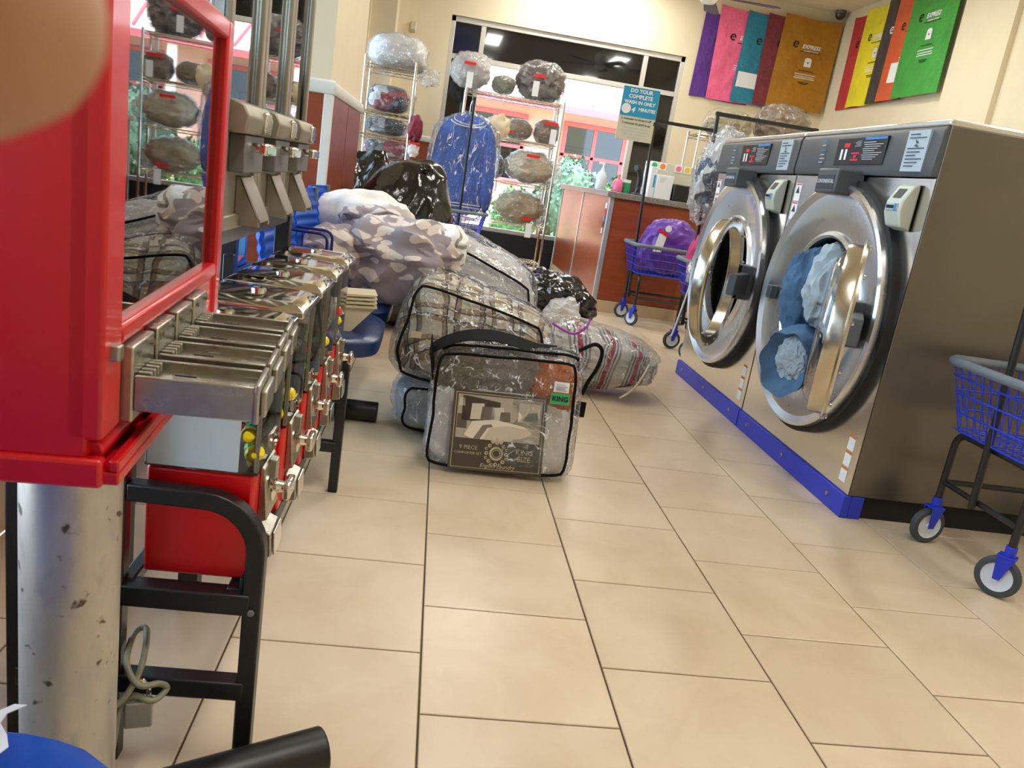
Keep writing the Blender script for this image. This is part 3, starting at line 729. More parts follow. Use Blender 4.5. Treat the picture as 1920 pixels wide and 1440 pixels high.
    hg = M().box(hx - 0.05, hx + 0.07, hy - 0.02, -0.03, zc - 0.09, zc + 0.08)
    hg.build('hinge_bracket', MT['panel'], bevel=0.006, **L)
    ct = M().box(-0.415, -0.37, -0.075, -0.04, zc - 0.03, zc + 0.03).build('door_catch', MT['panel'], bevel=0.004, **L)
    return t
PR = {'blue': pm('print_blue', S(70, 130, 200), 0.6, var=0), 'red': pm('print_red', S(220, 44, 66), 0.6, var=0), 'grey': pm('print_grey', S(182, 188, 196), 0.6, var=0),
      'dkgrey': pm('print_dark', S(56, 60, 66), 0.6, var=0), 'pale': pm('label_pale', S(172, 186, 196), 0.5, var=0.02), 'orange': pm('print_orange', S(206, 120, 50), 0.6, var=0),
      'drum': pm('drum_steel', S(90, 92, 96), 0.35, 0.9, var=0.1, bump=0.3, bs=80), 'black': pm('print_black', S(20, 20, 22), 0.6, var=0), 'yellow': pm('print_yellow', S(236, 206, 40), 0.6, var=0),
      'green': pm('print_green', S(52, 168, 108), 0.55, var=0.02), 'teal': pm('sign_teal', S(24, 150, 196), 0.5, var=0.02)}
MT['doorglass'] = glass('door_glass', (0.93, 0.95, 0.95, 1), 0.35, 0.02, 0.02)
MT['bronze'] = brushed('door_ring_steel', S(200, 192, 174), 0.2, (1, 1, 1), 0.01, 0.05)
w1 = washer('large steel front loading washer with jeans spilling from its open door', (1.552, 1.237 + WW / 2, 0))
w2 = dup(w1, (1.552, 2.327 + WW / 2, 0), -PI / 2, 'large steel front loading washer with open empty door beside the jeans washer')
for ch_ in w2.children:
    if ch_.name.split('.')[0] == 'door':
        hm_ = Matrix.Translation((0.335, -0.085, 0.71)); ch_.matrix_local = hm_ @ Matrix.Rotation(math.radians(-7), 4, 'Z') @ hm_.inverted()
# jeans spilling out of the near washer
def jl(nm, label, c, s, seed, mt, **k):
    o = lump(c, s, seed, 0.12, 2.0, 0.16, 3.2, sub=5, **k).build(nm, mt)
    return tag(o, label, 'clothing', 'laundry spilling from the washer door')
wy = 1.776
JG = 'laundry spilling from the washer door'
t = thing('jeans', 'blue denim jeans hanging folded over the lower lip of the washer opening', 'clothing', (1.42, wy + 0.02, 0.45), 0, JG)
lump((1.545, wy + 0.10, 0.72), (0.26, 0.17, 0.46), 3, 0.10, 2.0, 0.22, 3.0, sub=5, crumple=0.02, ry=-0.15).build('leg', MT['denim'], t)
# rolled leg: an open tube drooping out of the hole
def roll(cx, cy, cz, r, L_, seed, dirx=-1):
    m = M(); n, k = 40, 14; vs = []; fs = []
    for i in range(k + 6):
        if i < k: f_ = i / (k - 1); rad = r * (0.92 + 0.08 * f_); x = -L_ * f_
        else: f_ = (i - k + 1) / 6; rad = r * (1 - 0.42 * f_ if f_ < 0.7 else 0.70 - 0.1 * f_); x = -L_ + (0.06 * f_)
        for j in range(n):
            a = 2 * PI * j / n
            rr_ = rad * (1 + 0.10 * noise.noise(Vector((math.cos(a) * 1.6 + seed, math.sin(a) * 1.6, i * 0.12))) + 0.05 * math.sin(a * 7 + i * 0.6))
            vs.append((cx + x, cy + rr_ * math.cos(a) * 0.85, cz + rr_ * math.sin(a) - 0.04 * (x / L_) ** 2))
    K = k + 6
    for i in range(K - 1):
        for j in range(n): fs.append((i * n + j, i * n + (j + 1) % n, (i + 1) * n + (j + 1) % n, (i + 1) * n + j))
    return m.add(vs, fs)
roll(1.53, wy + 0.01, 0.50, 0.135, 0.13, 2).rz(0.5, (1.53, wy + 0.01, 0)).build('rolled_leg', MT['denim'], t, fix=True)
lump((1.475, wy - 0.03, 0.485), (0.08, 0.19, 0.20), 8, 0.15, 2.5, 0.35, ffreq=5, sub=5, crumple=0.03, rz=0.5).build('leg_lining', MT['denimlt'], t)
t = thing('jeans', 'pale grey washed jeans bunched in the upper part of the washer opening', 'clothing', (1.56, wy - 0.05, 0.6), 0, JG)
lump((1.57, wy - 0.05, 0.80), (0.26, 0.20, 0.38), 5, 0.14, 2.0, 0.26, 3.2, sub=5, crumple=0.02).build('leg', MT['denimlt'], t)
lump((1.60, wy - 0.14, 0.72), (0.22, 0.16, 0.34), 9, 0.12, 2.0, 0.26, 3.0, sub=4, crumple=0.02).build('leg', MT['denimlt'], t)
M().tube([(1.47 - 0.012 * math.cos(k), wy - 0.14 + 0.02 * k, 0.735 + 0.006 * math.sin(k * 2)) for k in range(0, 8)], 0.003, 6).build('seam', PR['dkgrey'], t)
# ---------------------------------------------------------------- sticker vending cabinet on a pipe post
# authored square to the room with its near front corner at (-0.34, -0.72), then turned by 4.5 degrees
cx0, cx1, cy0, cy1, cz0, cz1 = -0.70, -0.34, -0.72, -0.219, 0.733, 1.172
t = thing('sticker_vending_cabinet', 'red metal sticker vending cabinet with glass front on a galvanised pipe post', 'vending machine', (cx1, cy0, 0))
m = M()
m.box(cx0, cx1 - 0.012, cy0, cy0 + 0.012, cz0 + 0.02, cz1); m.box(cx0, cx1 - 0.012, cy1 - 0.012, cy1, cz0 + 0.02, cz1)
m.box(cx0, cx0 + 0.012, cy0 + 0.012, cy1 - 0.012, cz0 + 0.02, cz1); m.box(cx0, cx1 - 0.012, cy0, cy1, cz1 - 0.012, cz1 + 0.008)
m.box(cx0, cx1 - 0.03, cy0, cy1, cz0, cz0 + 0.02)
body = m.build('body', MT['red'], t, bevel=0.003)
M().box(cx0 - 0.004, cx1 + 0.002, cy0 - 0.006, cy0 + 0.01, cz0 - 0.004, cz0 + 0.022).build('bottom_lip', MT['red'], t, bevel=0.004)
ch = M(); ch.box(cx1 - 0.03, cx1 + 0.014, cy0, cy1, cz0 - 0.002, cz0 + 0.010); ch.box(cx1 + 0.005, cx1 + 0.014, cy0, cy1, cz0 + 0.010, cz0 + 0.021)
ch.cyl((cx1 - 0.011, cy0 + 0.01, cz0 + 0.024), (cx1 - 0.011, cy1, cz0 + 0.024), 0.010, 10)
ch.build('bottom_channel', MT['red'], t, bevel=0.002)
zg0, zg1 = 0.860, 1.148
fr = M()
fr.box(cx1 - 0.03, cx1, cy0, cy0 + 0.050, cz0 + 0.036, cz1); fr.box(cx1 - 0.03, cx1, cy1 - 0.030, cy1, cz0 + 0.036, cz1)
fr.box(cx1 - 0.03, cx1, cy0 + 0.050, cy1 - 0.030, zg1, cz1); fr.box(cx1 - 0.03, cx1, cy0 + 0.050, cy1 - 0.030, zg0 - 0.018, zg0)
fr.build('front_frame', MT['red'], t, bevel=0.004)
M().box(cx1 - 0.03, cx1 - 0.004, cy0 + 0.050, cy1 - 0.030, cz0 + 0.03, zg0 - 0.018).build('slide_panel', MT['red'], t, smooth=False)
M().box(cx1 - 0.014, cx1 - 0.010, cy0 + 0.046, cy1 - 0.026, zg0 - 0.005, zg1 + 0.005).build('glass', MT['cabglass'], t, smooth=False)
dc = M().box(cx1 - 0.10, cx1 - 0.095, cy0 + 0.02, cy1 - 0.02, zg0 - 0.02, zg1 + 0.015).build('display_card', pm('grey_display_card', S(176, 170, 156), 0.7, var=0.25, vs=14), t, smooth=False)
for z in (0.869, 0.881, 0.893): M().box(cx1 - 0.09, cx1 - 0.02, cy0 + 0.05, cy1 - 0.03, z, z + 0.0035).build('card_tray', MT['trim'], t, smooth=False)
M().box(cx1 - 0.002, cx1 + 0.008, cy0 + 0.014, cy0 + 0.028, 0.836, 0.850).build('lock', MT['zinc'], t, bevel=0.002)
for k in range(4):
    y0 = cy0 + 0.052 + k * 0.0822; y1 = y0 + 0.069
    pl = M().box(cx1 - 0.004, cx1 + 0.009, y0, y1, 0.770, 0.841).build('coin_plate', MT['zinc'], t, bevel=0.002)
    for yy in (y0 + 0.012, y1 - 0.012): M().cyl((cx1 + 0.009, yy, 0.833), (cx1 + 0.012, yy, 0.833), 0.003, 8).build('rivet', MT['zinc'], pl)
    s = M(); xa, xb = cx1 + 0.009, cx1 + 0.118
    s.box(xa, xb, y0 + 0.003, y0 + 0.008, 0.780, 0.814); s.box(xa, xb, y1 - 0.008, y1 - 0.003, 0.780, 0.814); s.box(xa, xb, y0 + 0.008, y1 - 0.008, 0.780, 0.806)
    sl = s.build('coin_slide', MT['zinc'], t, bevel=0.0015)
    s = M(); s.box(xb - 0.006, xb, y0 + 0.001, y1 - 0.001, 0.778, 0.817); s.box(xb, xb + 0.006, y0 + 0.006, y1 - 0.006, 0.784, 0.810)
    s.build('push_head', MT['zinc'], sl, bevel=0.002)
    for q in range(4): M().box(xa, xa + 0.012, y0 + 0.013 + q * 0.0115, y0 + 0.019 + q * 0.0115, 0.806, 0.815).build('coin_notch', MT['beigemetal'], sl, bevel=0.001)
    s = M()
    for q in range(3): s.box(xa + 0.026, xa + 0.045, y0 + 0.020 + q * 0.011, y0 + 0.022 + q * 0.011, 0.8058, 0.8066)
    s.build('groove', PR['black'], sl, smooth=False)
po = M().cyl((-0.443, -0.478, 0.012), (-0.443, -0.478, cz0), 0.0535, 40).build('pipe_post', MT['galv'], t)
M().lathe([(0, 0), (0.15, 0), (0.15, 0.010), (0.068, 0.016), (0.0545, 0.03), (0.0545, 0.03)], 40, (-0.443, -0.478, 0)).build('floor_flange', MT['galv'], t)
t.rotation_euler.z = math.radians(4.5)

# ---------------------------------------------------------------- black rack with gumball machines
rk = thing('vending_rack', 'black square tube rack carrying five chrome lidded gumball machines', 'rack', (-0.40, 0.385, 0))
Y0, Y1 = -0.198, 0.985; bar = 0.0145
def sq(pts, nm, par=rk, r=bar): return M().tube(pts, r, square=True).build(nm, MT['black'], par, bevel=0.003, angle=0.5)
def arch(y):
    pts = [(-0.302, y, 0.0), (-0.302, y, 0.40)]
    for k in range(1, 9):
        a = k * PI / 16
        pts.append((-0.302 - 0.085 * (1 - math.cos(a)), y, 0.40 + 0.085 * math.sin(a)))
    pts.append((-0.50, y, 0.487)); return pts
for y in (Y0, Y1):
    sq(arch(y), 'end_arch'); sq([(-0.515, y, 0), (-0.515, y, 0.70)], 'upright'); sq([(-0.66, y, 0), (-0.66, y, 0.70)], 'upright')
    sq([(-0.51, y, 0.312), (-0.305, y, 0.312)], 'cross_bar', r=0.018); sq([(-0.66, y, 0.150), (-0.305, y, 0.150)], 'cross_bar', r=0.0165)
    for x in (-0.515, -0.302): M().lathe([(0, 0.004), (0.005, 0.003), (0.006, 0)], 10).xf(Matrix.Translation((x, y - (0.0155 if y < 0 else -0.0155), 0.30)) @ Matrix.Rotation(PI / 2 if y < 0 else -PI / 2, 4, 'X')).build('bolt', MT['greymetal'], rk)
for x, z in ((-0.335, 0.322), (-0.50, 0.322)): sq([(x, Y0, z), (x, Y1, z)], 'shelf_rail', r=0.011)
lp = M().box(-0.326, -0.318, Y0, Y1, 0.318, 0.352).build('front_lip', MT['black'], rk, bevel=0.002)
def gumball(loc, label):
    t = thing('gumball_machine', label, 'gumball machine', loc, 0, 'gumball machines on the black rack')
    # local: front is +x ; x from -0.185 to 0 at body front
    L = dict(parent=t, local=True); hw = 0.086
    b = M().box(-0.17, -0.004, -hw, hw, 0.0, 0.185).build('base', MT['redbase'], bevel=0.006, **L)
    # clear body: four acrylic walls
    a = M(); th = 0.004
    a.box(-0.172, -0.172 + th, -hw - 0.002, hw + 0.002, 0.186, 0.404); a.box(-th, 0.0, -hw - 0.002, hw + 0.002, 0.186, 0.404)
    a.box(-0.172, 0, -hw - 0.002, -hw - 0.002 + th, 0.186, 0.404); a.box(-0.172, 0, hw + 0.002 - th, hw + 0.002, 0.186, 0.404); a.box(-0.172, 0, -hw, hw, 0.186, 0.190)
    a.build('clear_body', MT['acrylic'], smooth=False, **L)
    for x in (-0.168, -0.004):
        for y in (-hw + 0.002, hw - 0.002): M().box(x - 0.004, x + 0.004, y - 0.004, y + 0.004, 0.19, 0.404).build('corner_post', PR['edge'], bevel=0.002, **L)
    M().box(-0.168, -0.030, -hw - 0.0045, -hw - 0.0025, 0.190, 0.315).build('side_card', PR['card'], smooth=False, **L)
    fc = M().box(-0.012, -0.010, -0.02, 0.065, 0.225, 0.375).build('display_card', PR['cardart'], smooth=False, **L)
    M().box(-0.0095, -0.009, -0.01, 0.02, 0.24, 0.30).build('price_flash', PR['yellow'], fc, local=True, smooth=False)
    M().box(-0.0095, -0.009, -0.012, 0.055, 0.32, 0.36).build('card_band', PR['red'], fc, local=True, smooth=False)
    # stepped chrome lid with a lock in the middle
    x0, x1, y0, y1 = -0.187, 0.015, -0.094, 0.094
    lv = []; rings = [(0.0, 0.398), (0.0, 0.410), (0.003, 0.413), (0.022, 0.422), (0.030, 0.423)]
    for ins, z in rings: lv += [(x0 + ins, y0 + ins, z), (x1 - ins, y0 + ins, z), (x1 - ins, y1 - ins, z), (x0 + ins, y1 - ins, z)]
    lf = [(3, 2, 1, 0), (16, 17, 18, 19)]
    for r in range(4): lf += [(r * 4 + i, r * 4 + (i + 1) % 4, r * 4 + 4 + (i + 1) % 4, r * 4 + 4 + i) for i in range(4)]
    ld = M().add(lv, lf).build('lid', MT['chrome'], bevel=0.002, **L)
    M().lathe([(0.014, 0.423), (0.014, 0.428), (0.010, 0.430), (0.006, 0.428), (0, 0.428)], 20, (-0.086, 0, 0)).build('lid_lock', MT['chrome'], ld, local=True)
    # coin mechanism
    cm = M().prism([(-0.004, 0.185), (0.004, 0.180), (0.012, 0.09), (-0.004, 0.085)], -0.045, 0.045, 'y').build('coin_plate', MT['zinc'], bevel=0.002, **L)
    M().box(0.002, 0.016, -0.012, 0.012, 0.150, 0.186).build('coin_slot', MT['zinc'], cm, local=True, bevel=0.002)
    M().lathe([(0.026, 0.008), (0.026, 0.013), (0.012, 0.017), (0.008, 0.034), (0, 0.034)], 20, (0, 0, 0.135), 'x').build('dial', MT['chrome'], cm, local=True)
    M().box(0.030, 0.043, -0.026, 0.026, 0.120, 0.150).rz(0).build('turn_handle', MT['chrome'], cm, local=True, bevel=0.004)
    ct = M().prism([(-0.004, 0.072), (0.020, 0.060), (0.022, 0.018), (-0.004, 0.012)], -0.036, 0.036, 'y').build('chute', MT['zinc'], bevel=0.003, **L)
    M().prism([(0.0215, 0.062), (0.0245, 0.061), (0.0265, 0.020), (0.0235, 0.02)], -0.030, 0.030, 'y').build('chute_flap', MT['chrome'], ct, local=True, bevel=0.001)
    return t
PR['edge'] = pm('acrylic_edge', S(196, 190, 170), 0.25, var=0.03)
PR['card'] = pm('pale_blue_card', S(196, 214, 224), 0.5, var=0.02)
PR['cardart'] = fabric_pat('printed_card', mixed_col(S(210, 205, 195), S(90, 100, 140), S(200, 80, 80), S(60, 140, 140), S(230, 190, 90), scale=14), 0.4, 0.0)
gy = [-0.086 + 0.2375 * k for k in range(5)]
glab = ['gumball machine at the rack end beside the red cabinet, pale blue card inside', 'gumball machine second from the red cabinet on the black rack', 'middle gumball machine of the five on the black rack', 'gumball machine fourth from the red cabinet on the black rack', 'gumball machine at the rack end nearest the blue bench seat']
g0 = gumball((-0.315, gy[0], 0.334), glab[0])
for k in range(1, 5): dup(g0, (-0.315, gy[k], 0.334), 0, glab[k])
# toy capsules behind the clear fronts
capc = [('yellow', S(240, 214, 30)), ('green', S(60, 176, 70)), ('red', S(214, 60, 50)), ('blue', S(50, 130, 190)), ('orange', S(226, 132, 60)), ('pink', S(226, 130, 150))]
capm = {n: pm('capsule_' + n, c, 0.3, var=0.03) for n, c in capc}
cap_mesh = {}
ci = 0
for k in range(5):
    rnd = random.Random(40 + k)
    for q in range(18):
        row, col, lay = q // 6, q % 6, 0
        z = 0.334 + 0.192 + 0.017 + row * 0.033 + rnd.uniform(0, 0.004)
        y = gy[k] - 0.066 + col * 0.0265 + (0.004 if row % 2 else -0.003)
        x = -0.315 - 0.028 - rnd.uniform(0, 0.006)
        if col == 0: x = -0.315 - 0.022
        n = capc[(ci * 5 + q * 7 + rnd.randrange(3)) % 6][0]; ci += 1
        if n not in cap_mesh:
            o = M().lathe([(0, -0.0155), (0.008, -0.014), (0.0128, -0.008), (0.0136, -0.001), (0.0142, 0), (0.0136, 0.001), (0.0128, 0.008), (0.008, 0.014), (0, 0.0155)], 14).build('toy_capsule', capm[n])
            cap_mesh[n] = o.data
        else:
            o = bpy.data.objects.new('toy_capsule', cap_mesh[n]); COL.objects.link(o)
        o.location = (x, y, z); o.rotation_euler = (rnd.uniform(0, 1.5), rnd.uniform(0, 1.5), 0)
        tag(o, 'round %s toy capsule in the %s' % (n, ('gumball machine beside the red cabinet', 'gumball machine second from the red cabinet', 'middle gumball machine of five', 'gumball machine fourth from the red cabinet', 'gumball machine nearest the blue bench')[k]), 'toy capsule', '%s toy capsules in gumball machines' % n)

# ---------------------------------------------------------------- three column toy vending tower
tx, ty0, ty1, tz0, tz1 = -0.50, 0.215, 1.115, 0.845, 1.95
tw = thing('toy_vending_tower', 'grey metal toy vending tower with three clear columns standing behind the gumball machines', 'vending machine', (-0.60, 0.665, 0))
for x in (-0.53, -0.68):
    for y in (ty0 + 0.06, ty1 - 0.05): sq([(x, y, 0), (x, y, tz0)], 'leg', tw, 0.021)
for x in (-0.53, -0.68): sq([(x, ty0 + 0.02, tz0 - 0.02), (x, ty1 - 0.02, tz0 - 0.02)], 'rail', tw, 0.016)
m = M(); m.box(-0.72, tx - 0.02, ty0, ty1, tz0, tz0 + 0.02); m.box(-0.72, -0.708, ty0, ty1, tz0, 1.075)
m.box(-0.72, tx - 0.006, ty0, ty0 + 0.010, tz0, 1.075); m.box(-0.72, tx - 0.006, ty1 - 0.01, ty1, tz0, tz1)
m.box(-0.72, tx, ty0, ty1, tz1 - 0.02, tz1)
m.build('cabinet', MT['greymetal'], tw, bevel=0.003)
M().box(tx - 0.022, tx - 0.006, ty0, ty1, tz0, 1.075).build('lower_front', MT['beigemetal'], tw, bevel=0.003)
wcol = (ty1 - ty0) / 3
M().box(-0.715, tx - 0.010, ty0 + 0.002, ty0 + 0.006, 1.075, tz1 - 0.02).build('clear_side', MT['acrylic'], tw, smooth=False)
for k in range(3):
    y0 = ty0 + k * wcol; y1 = y0 + wcol; yc = (y0 + y1) / 2
    fm = M(); fm.box(tx - 0.008, tx + 0.004, y0 + 0.004, y0 + 0.03, tz0, tz1 - 0.02); fm.box(tx - 0.008, tx + 0.004, y1 - 0.03, y1 - 0.004, tz0, tz1 - 0.02); fm.box(tx - 0.008, tx + 0.004, y0 + 0.03, y1 - 0.03, tz0, tz0 + 0.03)
    cf = fm.build('column_frame', MT['beigemetal'], tw, bevel=0.003)
    M().box(tx - 0.014, tx - 0.010, y0 + 0.02, y1 - 0.02, 1.075, tz1 - 0.02).build('clear_front', MT['cabglass'], cf, smooth=False)
    hd = M().prism([(tx - 0.006, 1.035), (tx + 0.034, 1.037), (tx + 0.040, 1.07), (tx + 0.028, 1.092), (tx - 0.006, 1.10)], y0 + 0.035, y1 - 0.04, 'y').build('coin_head', MT['beigemetal'], tw, bevel=0.004)
    M().box(tx + 0.034, tx + 0.044, yc + 0.02, yc + 0.075, 1.042, 1.085).build('coin_slot', MT['chrome'], hd, bevel=0.004)
    M().cyl((tx, yc - 0.02, 1.012), (tx + 0.055, yc - 0.02, 1.012), 0.010, 12).build('crank_shaft', MT['chrome'], hd)
    M().box(tx + 0.050, tx + 0.066, yc - 0.065, yc + 0.03, 1.0, 1.024).build('crank_handle', MT['chrome'], hd, bevel=0.005)
    M().box(tx - 0.006, tx + 0.026, y0 + 0.075, y1 - 0.06, 0.960, 1.036).build('mechanism_cover', MT['greymetal'], tw, bevel=0.003)
    M().prism([(tx - 0.006, 0.952), (tx + 0.004, 0.95), (tx + 0.045, 0.865), (tx + 0.045, 0.850), (tx - 0.006, 0.850)], yc + 0.00, yc + 0.012, 'y').join(M().prism([(tx - 0.006, 0.952), (tx + 0.004, 0.95), (tx + 0.045, 0.865), (tx + 0.045, 0.850), (tx - 0.006, 0.850)], yc + 0.10, yc + 0.112, 'y')).join(M().prism([(tx + 0.004, 0.95), (tx + 0.045, 0.865), (tx + 0.045, 0.858), (tx, 0.945)], yc, yc + 0.112, 'y')).build('delivery_chute', MT['beigemetal'], tw, bevel=0.002)
    # toys standing behind each clear front: flower shaped sticks
    cs = (('yellow green', S(206, 200, 40)), ('orange yellow', S(232, 170, 40)), ('golden', S(220, 160, 60)))[k]
    tt = thing('flower_toy', '%s flower toy on a stick behind a clear tower column' % cs[0], 'toy', (tx - 0.07, yc, 1.08), 0, 'flower toys in the vending tower')
    M().cyl((tx - 0.07, yc, 1.08), (tx - 0.07, yc - 0.01, 1.37), 0.004, 8).build('stick', MT['white'], tt)
    pt = M()
    for a in range(9):
        aa = a * 2 * PI / 9; r = 0.03
        pt.join(lump((tx - 0.07, yc + r * math.cos(aa), 1.175 + 1.3 * r * math.sin(aa)), (0.02, 0.036, 0.05), a, 0.2, sub=2))
    pt.build('petals', pm('toy_petal_%d' % k, cs[1], 0.4, var=0.15, vs=30), tt)
    lump((tx - 0.066, yc, 1.175), (0.03, 0.034, 0.034), 2, 0.1, sub=2).build('flower_centre', capm['orange'], tt)
    for j, (nm, dy, z) in enumerate((('green', -0.085, 1.158), ('blue', 0.045, 1.16), ('pink', 0.105, 1.157))):
        o = lump((tx - 0.09, yc + dy, z), (0.05, 0.055, 0.165), 5 * k + j, 0.12, 2, sub=3).build('plush_toy', capm[nm])
        tag(o, 'small %s toy in the %s' % (nm, ('tower column closest to the red cabinet', 'middle column of the vending tower', 'tower column closest to the wall pier')[k]), 'toy', '%s toys in the vending tower' % nm)
    sh = M().box(-0.70, tx - 0.02, y0 + 0.012, y1 - 0.012, 1.068, 1.076).build('toy_shelf', MT['greymetal'], tw, smooth=False)

# ---------------------------------------------------------------- cable and padlock on the rack leg
cb = MT['cable'] = pm('plastic_coated_cable', S(150, 150, 128), 0.4, var=0.15, vs=40)
def curve_pts(ps, n=8):
    ps = [Vector(p) for p in ps]; out = []
    for i in range(len(ps) - 1):
        p0 = ps[max(i - 1, 0)]; p1 = ps[i]; p2 = ps[i + 1]; p3 = ps[min(i + 2, len(ps) - 1)]
        for k in range(n):
            s = k / n
            out.append(0.5 * ((2 * p1) + (p2 - p0) * s + (2 * p0 - 5 * p1 + 4 * p2 - p3) * s * s + (3 * p1 - p0 - 3 * p2 + p3) * s ** 3))
    out.append(ps[-1]); return out
kx, ky, kz = -0.478, -0.235, 0.175
cab = M().tube(curve_pts([(-0.60, -0.27, 0.075), (-0.535, -0.30, 0.10), (-0.50, -0.27, 0.135), (-0.475, -0.25, 0.16), (-0.462, -0.225, 0.20), (-0.475, -0.17, 0.225), (-0.492, -0.175, 0.22), (-0.486, -0.225, 0.20), (-0.46, -0.245, 0.175), (-0.435, -0.225, 0.165), (-0.425, -0.215, 0.15), (-0.44, -0.235, 0.14), (-0.47, -0.24, 0.15), (-0.488, -0.245, 0.125), (-0.49, -0.27, 0.06), (-0.505, -0.30, 0.008), (-0.60, -0.34, 0.008)]), 0.0052, 10).build('security_cable', cb)
tag(cab, 'grey green plastic coated steel cable looped around the rack leg and pipe', 'cable')
cab2 = M().tube(curve_pts([(-0.432, -0.222, 0.165), (-0.428, -0.215, 0.13), (-0.433, -0.217, 0.105)]), 0.0052, 10)
pk = thing('padlock', 'small silver padlock hanging from the cable on the rack leg', 'padlock', (-0.462, -0.235, 0.09))
M().box(-0.482, -0.440, -0.244, -0.226, 0.092, 0.140).rz(0.25, (-0.461, -0.235, 0)).build('body', pm('padlock_steel', S(196, 192, 182), 0.4, 0.4, var=0.06), pk, bevel=0.003)
M().tube(curve_pts([(-0.473, -0.238, 0.138), (-0.474, -0.238, 0.160), (-0.461, -0.235, 0.176), (-0.448, -0.232, 0.160), (-0.449, -0.232, 0.138)]), 0.004, 8).build('shackle', MT['chrome'], pk)
# ---------------------------------------------------------------- laundry carts with hanging poles
def rrect(hx, hy, r, z, n=5):
    pts = []
    for cx, cy, a0 in ((hx - r, hy - r, 0), (-hx + r, hy - r, PI / 2), (-hx + r, -hy + r, PI), (hx - r, -hy + r, 1.5 * PI)):
        for k in range(n + 1):
            a = a0 + k * PI / 2 / n; pts.append(Vector((cx + r * math.cos(a), cy + r * math.sin(a), z)))
    return pts
def cart(label, loc, rz, wire='bluewire', poles=True):
    t = thing('laundry_cart', label, 'laundry cart', loc, rz, 'wire laundry carts on casters')
    L = dict(parent=t, local=True)
    zt, zb = 0.665, 0.435
    top = rrect(0.355, 0.255, 0.07, zt); bot = rrect(0.30, 0.20, 0.06, zb)
    b = M()
    n = len(top)
    def per(hx, hy, r, z, m=60):
        p = rrect(hx, hy, r, z, 5); out = []; d = [0]
        for i in range(len(p)): d.append(d[-1] + (p[(i + 1) % len(p)] - p[i]).length)
        for k in range(m):
            s = d[-1] * k / m; i = max(j for j in range(len(p)) if d[j] <= s)
            q = (s - d[i]) / max(1e-9, d[i + 1] - d[i]); out.append(p[i].lerp(p[(i + 1) % len(p)], q))
        return out
    for f_ in (0.0, 0.28, 0.56, 0.80):
        b.tube([bot[i].lerp(top[i], f_) for i in range(n)], 0.0035, 6, closed=True)
    A, Bp = per(0.30, 0.20, 0.06, zb), per(0.355, 0.255, 0.07, zt)
    for p, q in zip(A, Bp): b.cyl(p, q, 0.0022, 5)
    for k in range(-7, 8): b.cyl((-0.30, k * 0.028, zb), (0.30, k * 0.028, zb), 0.0022, 5)
    for k in range(-5, 6): b.cyl((k * 0.055, -0.20, zb - 0.003), (k * 0.055, 0.20, zb - 0.003), 0.0022, 5)
    b.build('wire_basket', MT[wire], **L)
    M().tube(top, 0.0155, 10, closed=True).build('bumper_rim', MT['greyrub'], **L)
    for s in (-1, 1):
        x = s * 0.27; pts = [(x * 1.0, -0.19, 0.155), (x, -0.19, 0.37)]
        for k in range(1, 6):
            a = k * PI / 12; pts.append((x, -0.19 + 0.05 * (1 - math.cos(a)), 0.37 + 0.05 * math.sin(a)))
        pts.append((x, -0.10, 0.42)); pts += [(p[0], -p[1], p[2]) for p in reversed(pts)]
        M().tube(pts, 0.0125, 10).build('end_frame', MT['black'], **L)
        M().tube([(x, -0.19, 0.235), (x, 0.19, 0.235)], 0.0105, 8).build('end_bar', MT['black'], **L)
        if poles:
            M().cyl((x + s * 0.02, 0, 0.215), (x + s * 0.075, 0, 1.66), 0.0125, 10).build('pole', MT['black'], **L)
    for y in (-0.19, 0.19):
        M().tube([(-0.27, y, 0.235), (0.27, y, 0.235)], 0.0105, 8).build('side_bar', MT['black'], **L)
    if poles:
        M().tube([(-0.36, 0, 1.645), (0.36, 0, 1.645)], 0.0125, square=True).build('hanging_bar', MT['black'], **L)
    for sx in (-1, 1):
        for sy in (-1, 1):
            x, y = sx * 0.27, sy * 0.19; tw_ = 0.4 * sx + 0.5 * sy
            c = M(); c.cyl((x, y, 0.14), (x, y, 0.175), 0.017, 12)
            c.box(x - 0.030, x + 0.022, y - 0.024, y + 0.024, 0.135, 0.142)
            for yy in (y - 0.022, y + 0.019): c.prism([(x - 0.028, 0.136), (x + 0.022, 0.136), (x - 0.002, 0.060), (x - 0.022, 0.060)], yy, yy + 0.003, 'y')
            co = c.rz(tw_, (x, y, 0)).build('caster', MT['casterblue'], bevel=0.002, **L)
            wx, wz = x - 0.012, 0.066
            M().lathe([(0.046, -0.014), (0.060, -0.013), (0.066, -0.006), (0.066, 0.006), (0.060, 0.013), (0.046, 0.014)], 28, (wx, y, wz), 'y', close=True).rz(tw_, (x, y, 0)).build('tyre', MT['tyre'], co, local=True)
            M().lathe([(0, -0.016), (0.012, -0.016), (0.014, -0.011), (0.036, -0.009), (0.046, -0.013), (0.046, 0.013), (0.036, 0.009), (0.014, 0.011), (0.012, 0.016), (0, 0.016)], 24, (wx, y, wz), 'y').rz(tw_, (x, y, 0)).build('hub', MT['hub'], co, local=True)
    return t
c1 = cart('blue wire laundry cart holding the purple bag, blue wash sign on its pole', (1.90, 5.21, 0), 0)
dup(c1, (2.02, 4.03, 0), 0, 'blue wire laundry cart behind the empty washer, draped with pink cloth')
dup(c1, (2.07, 0.905, 0), 0, 'empty blue wire laundry cart standing beside the steel side of the jeans washer')
dup(c1, (0.12, 6.35, 0), PI / 2, 'blue wire laundry cart with a blue jacket hung from its black pole')

